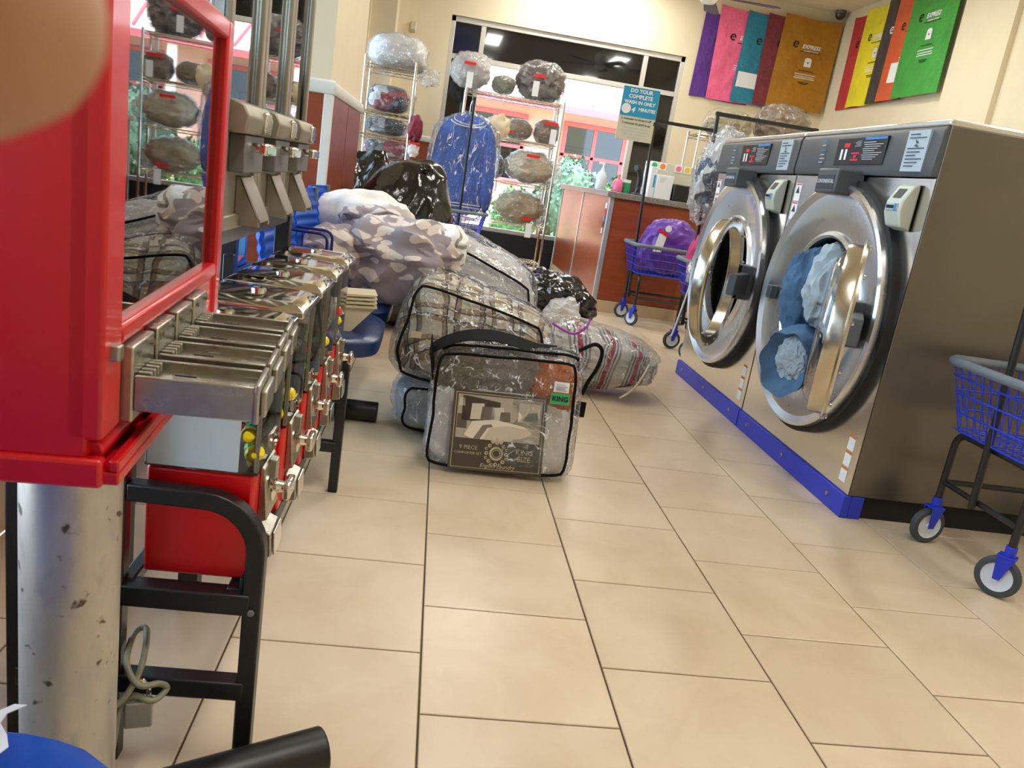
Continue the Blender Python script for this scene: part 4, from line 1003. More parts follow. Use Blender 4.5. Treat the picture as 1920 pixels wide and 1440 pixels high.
# ---------------------------------------------------------------- sign clamped on the cart pole
sg = thing('sign', 'blue and cream sign reading do your complete wash clamped to a black pole', 'sign', (1.40, 5.19, 1.46))
sy = 5.175
M().box(1.25, 1.55, sy, sy + 0.008, 1.462, 1.868).build('board', pm('sign_cream', S(206, 204, 180), 0.5, var=0.02), sg, bevel=0.002)
M().box(1.252, 1.548, sy - 0.001, sy, 1.645, 1.866).build('blue_field', PR['teal'], sg, smooth=False)
def stext(s, x, z, size, mt, bold=0.0, al='CENTER', shear=0): return text_m(s, size, al, shear, bold, 0.0005).xf(frame_m((x, sy - 0.0017, z), (1, 0, 0), (0, 0, 1))).build('lettering', mt, sg, fix=False, smooth=False)
for s, z, x in (('DO YOUR', 1.838, 1.40), ('COMPLETE', 1.795, 1.40), ('WASH IN ONLY', 1.752, 1.40), ('MINUTES', 1.703, 1.467)): stext(s, x, z, 0.034 if s == 'MINUTES' else 0.040 if s != 'WASH IN ONLY' else 0.035, MT['white'], 0.0012)
stext('4', 1.352, 1.695, 0.06, MT['white'], 0.0008, shear=0.25)
M().lathe([(0, 0.0006), (0.038, 0.0006), (0.038, -0.0006), (0, -0.0006)], 28, (1.297, sy - 0.0015, 1.70), 'y').build('white_disc', MT['white'], sg)
stext('2 minutes to drop it off', 1.395, 1.625, 0.026, PR['dkgrey'], 0.0002)
stext('2 minutes to pick it up', 1.40, 1.592, 0.026, PR['dkgrey'], 0.0002)
for k, wd in enumerate((0.10, 0.115, 0.095, 0.06)): M().box(1.40 - wd, 1.40 + wd, sy - 0.0015, sy, 1.555 - k * 0.024, 1.561 - k * 0.024).build('small_print', PR['grey'], sg, smooth=False)
M().box(1.54, 1.575, sy - 0.004, sy + 0.03, 1.60, 1.63).build('pole_clamp', MT['black'], sg, bevel=0.003)

# ---------------------------------------------------------------- blue seats on black beam
def bench(name, label, ylist, x0, x1, foot_ys, ribs=True, back=True, zseat=0.455, sm='bluedk'):
    t = thing(name, label, 'bench', ((x0 + x1) / 2, sum(ylist[0]) / 2, 0))
    ya, yb_ = min(p[0] for p in ylist), max(p[1] for p in ylist)
    xm = (x0 + x1) / 2
    M().tube([(xm, ya + 0.05, 0.36), (xm, yb_ - 0.05, 0.36)], 0.028, square=True).build('beam', MT['black'], t, bevel=0.003)
    for (a, b_) in ylist:
        def fn(u, v, a=a, b_=b_):
            x = x0 + (x1 - x0) * v; y = a + (b_ - a) * u
            dip = 0.012 * math.sin(PI * u) * math.sin(PI * min(1, v * 1.1)); drop = 0.015 * max(0, (v - 0.85) / 0.15) ** 2
            k = (2 * u - 1); x -= 0.11 * k ** 6 * v
            return (x, y, zseat - dip - drop)
        s = M().sheet(fn, 14, 16, -0.05).build('seat', MT[sm], t, bevel=0.004)
        if back:
            def fb(u, v, a=a, b_=b_):
                z = 0.50 + 0.36 * v; y = a + 0.01 + (b_ - a - 0.02) * u
                return (x0 - 0.02 - 0.05 * v + 0.05 * (2 * u - 1) ** 2 + (0.003 * math.sin(v * 2 * PI * 9) if ribs else 0), y, z)
            bk = M().sheet(fb, 12, 56, 0.014).build('backrest', MT['bluepl'], t)
            M().tube([(x0 + 0.015 - 0.05, b_ - 0.012, 0.50), (x0 - 0.02, b_ - 0.012, 0.865)], 0.012, 8).build('back_edge', MT['greyrub'], bk)
            M().tube([(xm, (a + b_) / 2, 0.36), (x0 + 0.02, (a + b_) / 2, 0.40), (x0 - 0.035, (a + b_) / 2, 0.60)], 0.014, 8).build('back_bracket', MT['black'], t)
    for y in foot_ys:
        M().tube([(xm, y, 0.05), (xm, y, 0.36)], 0.03, 14).build('leg', MT['black'], t)
        ft = M().tube([(x0 - 0.03, y - (0.30 if y == -0.265 else 0), 0.043), (x1 + (0.085 if y == -0.265 else 0), y + (0.06 if y == -0.265 else 0), 0.043)], 0.040, 20).build('foot', MT['black'], t, bevel=0.004)
    return t
bench('bench', 'blue seated waiting bench with ribbed backs buried under laundry by the window', [(1.15, 1.70), (1.715, 2.265), (2.28, 2.64)], -0.60, -0.222, (1.715,))
bench('bench', 'blue seated bench in front of the red cabinet with torn white paper on it', [(-1.95, -1.36), (-1.345, -0.692)], -0.80, -0.25, (-1.80, -0.265), back=True, sm='bluepl')
def ptorn(u, v):
    return (-0.53 + 0.118 * u + 0.010 * math.sin(v * 13), -0.82 + 0.112 * v + 0.008 * math.sin(u * 15), 0.466 + 0.026 * u * v + 0.004 * math.sin(u * 5 + v * 4))
tag(M().sheet(ptorn, 10, 10, 0.001).build('paper_sheet', MT['white']), 'torn white paper sheet lying on the blue bench beside the pipe post', 'paper')
# folded papers on the far bench
fp = thing('folded_papers', 'stack of folded beige papers at the end of the blue bench', 'papers', (-0.31, 1.40, 0.50))
PR['paperb'] = pm('beige_paper', S(214, 200, 166), 0.8, var=0.06)
for k in range(4):
    z = 0.53 + k * 0.012
    M().prism([(-0.385 + 0.004 * k, z), (-0.255 - 0.006 * k, z + 0.006), (-0.257, z + 0.013), (-0.385, z + 0.008)], 1.30 + 0.006 * k, 1.46 - 0.004 * k, 'y').rz(0.15, (-0.32, 1.38, 0)).build('sheet', PR['paperb'], fp, smooth=False)
M().prism([(-0.375, 0.438), (-0.345, 0.438), (-0.262, 0.535), (-0.38, 0.528)], 1.31, 1.45, 'y').rz(0.15, (-0.32, 1.38, 0)).build('paper_bag', PR['paperb'], fp, smooth=False)
# side table with magazines behind the rack
st = thing('side_table', 'low wooden side table with magazines behind the vending rack', 'table', (-0.87, 1.44, 0))
M().box(-1.03, -0.72, 1.30, 1.58, 0.575, 0.60).build('table_top', wood('table_wood', S(150, 104, 66), S(176, 128, 84)), st, bevel=0.003)
for x in (-1.01, -0.74):
    for y in (1.32, 1.56): M().tube([(x, y, 0), (x, y, 0.575)], 0.013, square=True).build('leg', MT['black'], st)
for k, (mt, lab) in enumerate((('white', 'white magazine at the bottom of the side table stack'), ('pinkm', 'coral magazine fanned on the side table stack'), ('skym', 'sky blue magazine leaning upright at the side table'))):
    MT.setdefault('pinkm', pm('coral_cover', S(236, 124, 110), 0.4, var=0.05)); MT.setdefault('skym', pm('sky_cover', S(110, 190, 220), 0.4, var=0.05))
    if k < 2: o = M().box(-0.95, -0.73, 1.36, 1.52, 0.601 + k * 0.013, 0.612 + k * 0.013).rz(0.12 * k, (-0.84, 1.44, 0))
    else: o = M().box(-0.90, -0.74, 1.535, 1.55, 0.601, 0.76)
    tag(o.build('magazine', MT[mt], bevel=0.002), lab, 'magazine', 'magazines on the side table')
# ---------------------------------------------------------------- bagged comforters and laundry heap
def tri_surface(corners, p=6.0, seed=0, amp=0.0, freq=2.0, crumple=0.0, cfreq=8, puff=0.0):
    """corners: 8 points keyed (sx,sy,sz) in -1/1; returns f(dir)->point on a soft box"""
    sd = Vector((seed * 7.31, seed * 3.17, seed * 5.77))
    def f(d):
        k = (abs(d.x) ** p + abs(d.y) ** p + abs(d.z) ** p) ** (-1 / p)
        k *= 1 + amp * noise.noise(d * freq + sd) + crumple * (noise.noise(d * cfreq + sd) + 0.5 * abs(noise.noise(d * cfreq * 2.3 + sd)))
        q = d * k
        out = Vector((0, 0, 0))
        for (sx, sy, sz), c in corners.items():
            w_ = (1 + sx * q.x) * (1 + sy * q.y) * (1 + sz * q.z) / 8
            out += Vector(c) * w_
        return out
    return f
def soft_box(corners, sub=5, zmin=None, **k):
    f = tri_surface(corners, **k); vs, fs = ico(sub)
    pts = [f(d) for d in vs]
    if zmin is not None:
        for q in pts: q.z = max(q.z, zmin)
    return M().add(pts, fs)
def piping(corners, face, r=0.005, zmin=None, sc=1.0, **k):
    """closed cord around one face; face = ('y',-1) etc."""
    f = tri_surface(corners, **k); pts = []; n = 18
    per = [(-1 + 2 * i / n, -1) for i in range(n)] + [(1, -1 + 2 * i / n) for i in range(n)] + [(1 - 2 * i / n, 1) for i in range(n)] + [(-1, 1 - 2 * i / n) for i in range(n)]
    for a, b in per:
        d = {'y': Vector((a, face[1], b)), 'x': Vector((face[1], a, b)), 'z': Vector((a, b, face[1]))}[face[0]].normalized()
        q = f(d)
        if zmin is not None: q.z = max(q.z, zmin)
        pts.append(q)
    return M().tube(pts, r, 8, closed=True)
def shrink(corners, s, dz=0):
    c = sum((Vector(v) for v in corners.values()), Vector()) / 8
    return {k: c + (Vector(v) - c) * s + Vector((0, 0, dz)) for k, v in corners.items()}
def box_corners(c, s, rz=0, lean=(0, 0), taper=1.0):
    out = {}
    for sx in (-1, 1):
        for sy in (-1, 1):
            for sz in (-1, 1):
                k = taper if sz > 0 else 1
                v = Vector((sx * s[0] / 2 * k, sy * s[1] / 2 * k, sz * s[2] / 2)); v.x += lean[0] * (sz + 1) / 2; v.y += lean[1] * (sz + 1) / 2
                out[(sx, sy, sz)] = Vector(c) + Matrix.Rotation(rz, 3, 'Z') @ v
    return out
HG = 'bagged comforters heaped on the floor'
# --- king size comforter bag
KC = {(-1, -1, -1): (-0.045, 1.245, 0.004), (1, -1, -1): (0.512, 1.232, 0.004), (1, -1, 1): (0.500, 1.335, 0.455), (-1, -1, 1): (-0.040, 1.355, 0.425),
      (-1, 1, -1): (-0.01, 1.50, 0.004), (1, 1, -1): (0.545, 1.47, 0.004), (1, 1, 1): (0.535, 1.475, 0.475), (-1, 1, 1): (-0.015, 1.495, 0.455)}
kb = thing('comforter_bag', 'clear zipped comforter bag with black piping and a bedroom photo card', 'bag', (0.23, 1.36, 0), 0, HG)
sk = dict(p=7.0, seed=4, amp=0.03, crumple=0.012, cfreq=6)
soft_box(KC, 5, 0.002, **sk).build('clear_shell', MT['film'], kb)
piping(KC, ('y', -1), 0.0055, 0.004, **sk).build('front_piping', MT['piping'], kb)
piping(KC, ('y', 1), 0.0055, 0.004, **sk).build('back_piping', MT['piping'], kb)
# zip line and top strap
fK = tri_surface(KC, **sk)
M().tube([fK(Vector((-1 + 2 * i / 20, -0.62, 1)).normalized()) + Vector((0, 0, 0.004)) for i in range(21)], 0.005, 8).build('zip', MT['piping'], kb)
def kstrap(u, v):
    x = -0.05 + 0.46 * u; z = 0.440 + 0.030 * math.sin(PI * min(1, u * 1.2)) - 0.05 * (1 - u) ** 6
    return (x, 1.36 + 0.06 * v + 0.02 * u, z + 0.028 * v)
M().sheet(kstrap, 24, 3, 0.003).build('top_strap', MT['piping'], kb)
M().sheet(lambda u, v: (-0.047 + 0.02 * u, 1.335 + 0.06 * v, 0.41 - 0.10 * u + 0.05 * v), 3, 3, 0.003).build('strap_tab', MT['piping'], kb)
M().tube(curve_pts([(0.487, 1.40, 0.468), (0.545, 1.42, 0.495), (0.578, 1.43, 0.47), (0.572, 1.43, 0.41), (0.545, 1.43, 0.345), (0.53, 1.42, 0.30)]), 0.0075, 8).build('side_handle', MT['piping'], kb)
M().box(0.515, 0.552, 1.41, 1.418, 0.215, 0.275).build('handle_tab', MT['piping'], kb, bevel=0.004)
# insert card
co = Vector((0.062, 1.2435, 0.020)); cr_ = Vector((0.335, 0.002, 0.006)); cu_ = Vector((-0.010, 0.063, 0.275))
W_, H_ = cr_.length, cu_.length
CF = frame_m(co, cr_, cu_)
cd = thing('photo_card', 'brown printed card with bed photograph inside the clear comforter bag', 'card', (0.23, 1.25, 0.02))
def cpoly(nm, pts, mt, par, lay=1):
    z = 0.0004 * lay
    return M().add([CF @ Vector((x * W_, y * H_, z)) for x, y in pts], [tuple(range(len(pts)))]).build(nm, mt, par, fix=False, smooth=False)
def rect(x0, x1, y0, y1): return [(x0, y0), (x1, y0), (x1, y1), (x0, y1)]
cc = {n: pm('card_' + n, S(*c), 0.45, var=v) for n, c, v in (('brown', (72, 64, 54), 0.04), ('line', (188, 178, 150), 0.02), ('wallp', (172, 164, 152), 0.05), ('head', (66, 54, 48), 0.06), ('pillow', (206, 198, 186), 0.04), ('pillow2', (112, 100, 94), 0.05), ('bed', (228, 220, 206), 0.04), ('throw', (128, 118, 108), 0.04), ('quilt', (204, 194, 180), 0.05), ('night', (96, 86, 76), 0.04), ('plant', (120, 140, 118), 0.1))}
base = M().box(0, 1, 0, 1, 0, 1); base.v = [CF @ Vector((p.x * W_, p.y * H_, -0.003 + 0.003 * p.z)) for p in base.v]
cb_ = base.build('board', cc['brown'], cd, smooth=False)
for r in (rect(0.025, 0.975, 0.03, 0.036), rect(0.025, 0.975, 0.962, 0.97), rect(0.025, 0.032, 0.03, 0.97), rect(0.968, 0.975, 0.03, 0.97)): cpoly('border_line', r, cc['line'], cd)
ph = cpoly('photo', rect(0.05, 0.95, 0.40, 0.945), cc['wallp'], cd, 1)
for nm, pts, mt in (('headboard', [(0.10, 0.62), (0.36, 0.62), (0.50, 0.80), (0.50, 0.88), (0.16, 0.93), (0.10, 0.93)], 'head'), ('nightstand', rect(0.055, 0.16, 0.52, 0.70), 'night'), ('lamp_shade', [(0.06, 0.80), (0.13, 0.80), (0.12, 0.90), (0.07, 0.90)], 'pillow'),
                    ('window', rect(0.70, 0.93, 0.66, 0.90), 'bed'), ('plant', [(0.74, 0.68), (0.92, 0.66), (0.9, 0.8), (0.8, 0.78)], 'plant')):
    cpoly(nm, pts, cc[mt], ph, 2)
for k, (x, w_, h_, mt) in enumerate(((0.19, 0.15, 0.20, 'pillow'), (0.30, 0.15, 0.17, 'pillow2'), (0.41, 0.14, 0.17, 'pillow'), (0.50, 0.12, 0.12, 'pillow2'))):
    cpoly('pillow', [(x, 0.64), (x + w_, 0.65), (x + w_ - 0.01, 0.65 + h_), (x + 0.01, 0.64 + h_)], cc[mt], ph, 3)
cpoly('bed', [(0.14, 0.44), (0.22, 0.62), (0.45, 0.66), (0.94, 0.58), (0.945, 0.40), (0.22, 0.40)], cc['bed'], ph, 4)
cpoly('quilt', [(0.34, 0.402), (0.42, 0.56), (0.62, 0.60), (0.945, 0.55), (0.945, 0.402)], cc['quilt'], ph, 5)
cpoly('throw', [(0.24, 0.402), (0.33, 0.58), (0.42, 0.60), (0.44, 0.57), (0.38, 0.55), (0.31, 0.402)], cc['throw'], ph, 6)
# crest
def circ(x, y, r, n=18, ry=None): return [(x + r * math.cos(2 * PI * k / n), y + (ry or r * W_ / H_) * math.sin(2 * PI * k / n)) for k in range(n)]
cx_, cyy = 0.50, 0.235
crest = cpoly('crest', circ(cx_, cyy, 0.075), cc['line'], cd, 2)
cpoly('crest_disc', circ(cx_, cyy, 0.052), cc['brown'], crest, 3)
cpoly('crest_ring', circ(cx_, cyy, 0.042), cc['line'], crest, 4); cpoly('crest_disc', circ(cx_, cyy, 0.036), cc['brown'], crest, 5)
for k in range(16):
    a = PI * 2 * k / 16; r = 0.105 + 0.012 * (k % 2)
    cpoly('crest_scroll', circ(cx_ + r * math.cos(a), cyy + (r + 0.01) * W_ / H_ * math.sin(a), 0.021 - 0.005 * (k % 2), 10), cc['line'], crest, 3)
    cpoly('crest_curl', circ(cx_ + r * math.cos(a) + 0.004, cyy + (r + 0.01) * W_ / H_ * math.sin(a), 0.009, 8), cc['brown'], crest, 4)
cpoly('crest_crown', [(0.44, 0.37), (0.56, 0.37), (0.575, 0.43), (0.53, 0.40), (0.50, 0.445), (0.47, 0.40), (0.425, 0.43)], cc['line'], crest, 6)
def ctext(s, x, y, size, shear=0.0, bold=0.0, mt='line'):
    m = text_m(s, size, 'CENTER', shear, bold, 0.0003)
    m.xf(CF @ Matrix.Translation((x * W_, y * H_, 0.0012))).build('lettering', cc[mt], cd, fix=False, smooth=False)
ctext('9 PIECE', 0.20, 0.285, 0.020); ctext('COMFORTER SET', 0.20, 0.215, 0.0125); ctext('KING', 0.80, 0.275, 0.026); ctext('SIZE', 0.80, 0.19, 0.026)
ctext('English Laundry', 0.52, 0.075, 0.020, 0.35)
# stickers on the shell
for nm, x0, x1, z0, z1, mt in (('size_label', 0.393, 0.462, 0.288, 0.326, 'green'), ('price_label', 0.400, 0.455, 0.330, 0.366, None)):
    def lf(u, v, x0=x0, x1=x1, z0=z0, z1=z1):
        z = z0 + (z1 - z0) * v; return (x0 + (x1 - x0) * u, 1.232 + 0.225 * z - 0.008, z)
    o = M().sheet(lf, 2, 2, 0.0006).build(nm, PR['green'] if mt else MT['white'], kb, smooth=False)
    if mt: text_m('KING', 0.024, bold=0.0008).xf(frame_m((0.4275, 1.232 + 0.225 * 0.307 - 0.0095, 0.307), (1, 0, 0), (0, 0.22, 1))).build('lettering', PR['black'], o, fix=False, smooth=False)
    else:
        for k in range(4): M().box(0.408, 0.448 - 0.008 * (k % 2), 1.2965, 1.2985, 0.336 + k * 0.007, 0.339 + k * 0.007).build('print_line', PR['grey'], o, smooth=False)
# bag contents
CG = 'bedding packed in the clear card bag'
o = lump((0.24, 1.405, 0.145), (0.53, 0.19, 0.29), 2, 0.06, 2.0, 0.05, 3.5, p=4, sub=5, zmin=0.006, crumple=0.012, shape=lambda q, d: Vector((q.x, q.y + 0.2 * q.z, q.z))).build('comforter', MT['whitecloth'])
tag(o, 'white bedding filling the lower half of the card bag', 'bedding', CG)
o = lump((0.415, 1.405, 0.315), (0.19, 0.12, 0.22), 6, 0.2, 2.2, 0.2, 3.5, sub=4, crumple=0.03).build('folded_cloth', MT['orange'])
tag(o, 'orange cloth pressed into the upper corner of the card bag by the green label', 'bedding', CG)
o = lump((0.075, 1.42, 0.335), (0.21, 0.11, 0.19), 8, 0.2, 2.2, 0.2, 3.5, sub=4, crumple=0.03).build('folded_cloth', pm('olive_cloth', S(118, 108, 84), 0.9, var=0.2, bump=0.4, bs=16, bd=0.02))
tag(o, 'olive brown cloth in the upper corner of the card bag under the strap', 'bedding', CG)
o = lump((0.25, 1.42, 0.345), (0.26, 0.11, 0.19), 11, 0.2, 2.2, 0.2, 3.5, sub=4, crumple=0.03).build('folded_cloth', MT['greybrown'])
tag(o, 'taupe cloth in the top middle of the card bag behind the photo card', 'bedding', CG)
# --- low pale bag under the plaid one
LC = box_corners((0.16, 1.80, 0.105), (0.66, 0.42, 0.205), 0.05)
lo = thing('comforter_bag', 'pale grey bagged comforter lying flat under the plaid comforter bag', 'bag', (0.16, 1.80, 0), 0, HG)
soft_box(LC, 5, 0.002, p=4.5, seed=9, amp=0.06, crumple=0.02).build('clear_shell', MT['film'], lo)
soft_box(shrink(LC, 0.95), 5, 0.006, p=4.5, seed=9, amp=0.06, crumple=0.01).build('comforter', MT['paleblue'], lo)
piping(LC, ('y', -1), 0.005, 0.004, p=4.5, seed=9, amp=0.06).build('piping', MT['piping'], lo)
# --- plaid comforter bag
PC = {(-1, -1, -1): (-0.235, 1.55, 0.20), (1, -1, -1): (0.46, 1.52, 0.215), (1, -1, 1): (0.43, 1.66, 0.49), (-1, -1, 1): (-0.165, 1.68, 0.63),
      (-1, 1, -1): (-0.21, 2.02, 0.22), (1, 1, -1): (0.47, 2.0, 0.22), (1, 1, 1): (0.45, 1.95, 0.54), (-1, 1, 1): (-0.11, 1.98, 0.685)}
pb = thing('comforter_bag', 'clear zipped bag bulging with a brown plaid comforter, behind the card bag', 'bag', (0.13, 1.79, 0.21), 0, HG)
ks = dict(p=4.5, seed=5, amp=0.05, crumple=0.022, cfreq=5)
soft_box(PC, 5, 0.21, **ks).build('clear_shell', MT['film'], pb)
piping(PC, ('y', -1), 0.0055, 0.212, **ks).build('front_piping', MT['piping'], pb); piping(PC, ('y', 1), 0.0055, 0.212, **ks).build('back_piping', MT['piping'], pb)
M().box(-0.125, -0.085, 1.592, 1.594, 0.395, 0.42).rz(0.2, (-0.1, 1.59, 0)).build('care_tag', PR['paperb'], pb, smooth=False)
# plaid comforter as overlapping soft folds in the bag
o = soft_box(shrink(PC, 0.93), 5, 0.216, p=3.6, seed=5, amp=0.16, freq=2.4, crumple=0.03, cfreq=4).build('plaid_comforter', MT['plaid'])
tag(o, 'brown and beige plaid comforter stuffed in a clear zipped bag', 'comforter')
# --- silver grey comforter bag leaning behind
SC = {(-1, -1, -1): (0.02, 2.40, 0.02), (1, -1, -1): (0.44, 2.30, 0.02), (1, -1, 1): (0.47, 2.62, 0.52), (-1, -1, 1): (-0.07, 2.62, 0.73),
      (-1, 1, -1): (0.02, 3.0, 0.02), (1, 1, -1): (0.46, 2.9, 0.02), (1, 1, 1): (0.54, 2.95, 0.58), (-1, 1, 1): (0.0, 3.05, 0.80)}
sb_ = thing('comforter_bag', 'clear zipped bag with silver grey comforter leaning behind the plaid bag', 'bag', (0.28, 2.7, 0), 0, HG)
ks = dict(p=5, seed=7, amp=0.03, crumple=0.015, cfreq=6)
soft_box(SC, 5, 0.004, **ks).build('clear_shell', MT['film'], sb_)
piping(SC, ('y', -1), 0.006, 0.006, **ks).build('front_piping', MT['piping'], sb_); piping(SC, ('y', 1), 0.006, 0.006, **ks).build('back_piping', MT['piping'], sb_)
o = soft_box(shrink(SC, 0.94), 5, 0.01, p=4, seed=3, amp=0.08, crumple=0.03).build('silver_comforter', MT['silver'])
tag(o, 'silver grey quilted comforter inside a clear zipped bag', 'comforter')
# --- striped clothes in a clear tied bag
def taper_r(q, d):
    s_ = 1 - 0.42 * (q.x / 0.35 + 1) / 2
    return Vector((q.x, q.y * (0.8 + 0.2 * s_), q.z * s_ - 0.05 * (q.x + 0.35)))
tb = thing('laundry_bag', 'clear plastic bag of striped knitwear with purple edge lying on the tiles', 'bag', (0.84, 2.72, 0), 0, HG)
lump((0.83, 2.70, 0.215), (0.74, 0.44, 0.44), 6, 0.10, 2.0, 0.06, 4, p=2.6, sub=5, zmin=0.003, crumple=0.03, cfreq=6, rz=-0.12, shape=taper_r).build('clear_shell', MT['film'], tb)
M().tube(curve_pts([(0.56, 2.52, 0.36), (0.66, 2.475, 0.33), (0.72, 2.47, 0.37), (0.74, 2.50, 0.41)]), 0.006, 8).build('purple_zip', pm('purple_zip', S(160, 50, 170), 0.4), tb)
M().tube(curve_pts([(1.09, 2.50, 0.22), (1.06, 2.485, 0.15), (1.02, 2.475, 0.08), (0.96, 2.47, 0.03)]), 0.006, 8).build('tie', PR['paperb'], tb)
o = lump((0.86, 2.70, 0.195), (0.62, 0.38, 0.38), 12, 0.14, 2.2, 0.14, 4, p=2.6, sub=5, zmin=0.008, crumple=0.02, rz=-0.12, shape=taper_r).build('knitwear', MT['stripe'])
tag(o, 'grey and white striped knitwear bundled in a clear bag', 'clothing')
# --- black bin liner with white bag on the floor by the counter
o = lump((0.88, 4.50, 0.20), (0.60, 0.75, 0.42), 3, 0.2, 2.0, 0.25, 3.0, p=2.2, sub=5, zmin=0.003, crumple=0.03, ry=0.25).build('bin_bag', MT['fblack'])
tag(o, 'slumped black bin bag on the tiles beside the counter base', 'bag', 'black bin bags')
o = lump((0.88, 4.17, 0.15), (0.26, 0.20, 0.24), 5, 0.3, 2.0, 0.3, 3.5, sub=4, zmin=0.003, crumple=0.05).build('white_plastic_bag', pm('white_polythene', S(216, 218, 222), 0.4, var=0.08, bump=0.4, bs=16, bd=0.02))
tag(o, 'crumpled white plastic bag on the slumped black bin bag', 'bag')
# --- two big black bags behind the blankets
def neck(q, d):
    return q + Vector((0.10 * max(0, d.z) ** 3, 0, 0.06 * max(0, d.z) ** 6))
bt = thing('bin_bag', 'big shiny black bin bag piled behind the white blanket', 'bag', (-0.33, 3.75, 0), 0, 'black bin bags')
lump((-0.30, 3.72, 0.49), (0.66, 0.62, 1.02), 8, 0.10, 1.8, 0.14, 2.2, p=2.6, sub=5, zmin=0.003, crumple=0.010, cfreq=5, shape=neck).build('liner', MT['fblack'], bt)
lump((-0.20, 3.62, 0.98), (0.09, 0.09, 0.08), 4, 0.3, 3, 0.3, sub=4).build('gathered_neck', MT['fblack'], bt)
o = lump((-0.60, 4.50, 0.51), (0.52, 0.5, 1.07), 13, 0.14, 1.8, 0.16, 3.0, p=2.6, sub=5, zmin=0.003, crumple=0.02).build('bin_bag', MT['fblack'])
tag(o, 'smaller black bin bag standing behind the big shiny black bag', 'bag', 'black bin bags')
# --- loose bedding on the bench
fc = thing('floral_comforter', 'taupe comforter with pale leaf print heaped over the blue bench', 'comforter', (-0.26, 2.15, 0.46))
lump((-0.22, 2.10, 0.60), (0.54, 0.52, 0.40), 5, 0.14, 2.0, 0.26, 1.9, p=2.8, sub=5, crumple=0.009, zmin=0.455).build('lower_fold', MT['floral'], fc)
lump((-0.36, 2.26, 0.745), (0.30, 0.34, 0.16), 9, 0.18, 2.0, 0.30, 1.9, sub=5, crumple=0.012).build('upper_fold', MT['floral'], fc)
lump((-0.49, 1.98, 0.60), (0.26, 0.40, 0.28), 15, 0.14, 2.0, 0.24, 1.9, sub=5, crumple=0.01, zmin=0.455).build('side_fold', MT['floral'], fc)
lump((-0.15, 2.0, 0.66), (0.34, 0.26, 0.15), 19, 0.14, 2.0, 0.24, 1.9, sub=5, crumple=0.01).build('front_fold', MT['floral'], fc)
o = lump((-0.055, 2.12, 0.685), (0.25, 0.26, 0.24), 6, 0.12, 2.0, 0.10, 3.0, p=2.8, sub=5, crumple=0.012, zmin=0.455).build('check_blanket', MT['check'])
tag(o, 'white blanket with thin grid lines tucked beside the floral comforter', 'blanket')
o = lump((-0.42, 2.50, 0.66), (0.54, 0.34, 0.44), 3, 0.14, 2.2, 0.28, 2.0, sub=5, crumple=0.012, zmin=0.455).build('white_blanket', MT['whitecloth'])
tag(o, 'plain white blanket rumpled against the blue bench back', 'blanket')
# --- navy wire bin end seen behind the gumball machines
wb_ = thing('wire_bin', 'navy wire laundry bin with rounded corners standing behind the gumball machines', 'basket', (-0.57, 1.68, 0))
def gate(y):
    pts = [(-0.66, y, 0.46), (-0.66, y, 0.70)] + [(-0.66 + 0.03 * (1 - math.cos(a)), y, 0.70 + 0.03 * math.sin(a)) for a in (0.4, 0.8, 1.2, PI / 2)]
    pts += [(-0.47 - 0.03 * (1 - math.cos(a)), y, 0.70 + 0.03 * math.sin(a)) for a in (PI / 2, 1.2, 0.8, 0.4)] + [(-0.47, y, 0.70), (-0.47, y, 0.46)]
    return pts
for y in (1.62, 1.76): M().tube(gate(y), 0.0055, 8).build('end_loop', MT['navywire'], wb_)
M().tube([(-0.66, 1.62, 0.675), (-0.53, 1.62, 0.675), (-0.51, 1.62, 0.66), (-0.505, 1.62, 0.46)], 0.004, 8).build('inner_loop', MT['navywire'], wb_)
for x in (-0.61, -0.56): M().cyl((x, 1.62, 0.46), (x, 1.62, 0.728), 0.0035, 6).build('wire', MT['navywire'], wb_)
for x in (-0.66, -0.47): M().tube([(x, 1.62, 0.47), (x, 1.76, 0.47)], 0.004, 6).build('side_wire', MT['navywire'], wb_)
# ---------------------------------------------------------------- wire shelving units with wrapped bundles
def wire_shelf(label, x0, x1, y0, y1, zs, ztop, zbase=0.0, group='chrome wire shelving units', posts_extra=0.0):
    t = thing('wire_shelf', label, 'shelf', ((x0 + x1) / 2, (y0 + y1) / 2, 0), 0, group)
    for x in (x0, x1):
        for y in (y0, y1):
            M().cyl((x, y, 0), (x, y, ztop), 0.0135, 12).build('post', MT['chrome'], t)
    for z in zs:
        s = M()
        for y in (y0, y1): s.cyl((x0, y, z), (x1, y, z), 0.005, 6); s.cyl((x0, y, z - 0.028), (x1, y, z - 0.028), 0.004, 6)
        for x in (x0, x1): s.cyl((x, y0, z), (x, y1, z), 0.005, 6); s.cyl((x, y0, z - 0.028), (x, y1, z - 0.028), 0.004, 6)
        n = int((x1 - x0) / 0.03)
        for k in range(1, n): xx = x0 + (x1 - x0) * k / n; s.cyl((xx, y0, z + 0.004), (xx, y1, z + 0.004), 0.0024, 5)
        m = int((x1 - x0) / 0.06)
        for y in (y0, y1):
            s.tube([(x0 + (x1 - x0) * k / m, y, z - (0.028 if k % 2 else 0)) for k in range(m + 1)], 0.0022, 5)
        for f_ in (0.35, 0.65): s.cyl((x0, y0 + (y1 - y0) * f_, z), (x1, y0 + (y1 - y0) * f_, z), 0.004, 6)
        s.build('shelf', MT['chrome'], t)
    return t
BG = 'wrapped laundry bundles on the wire shelves'
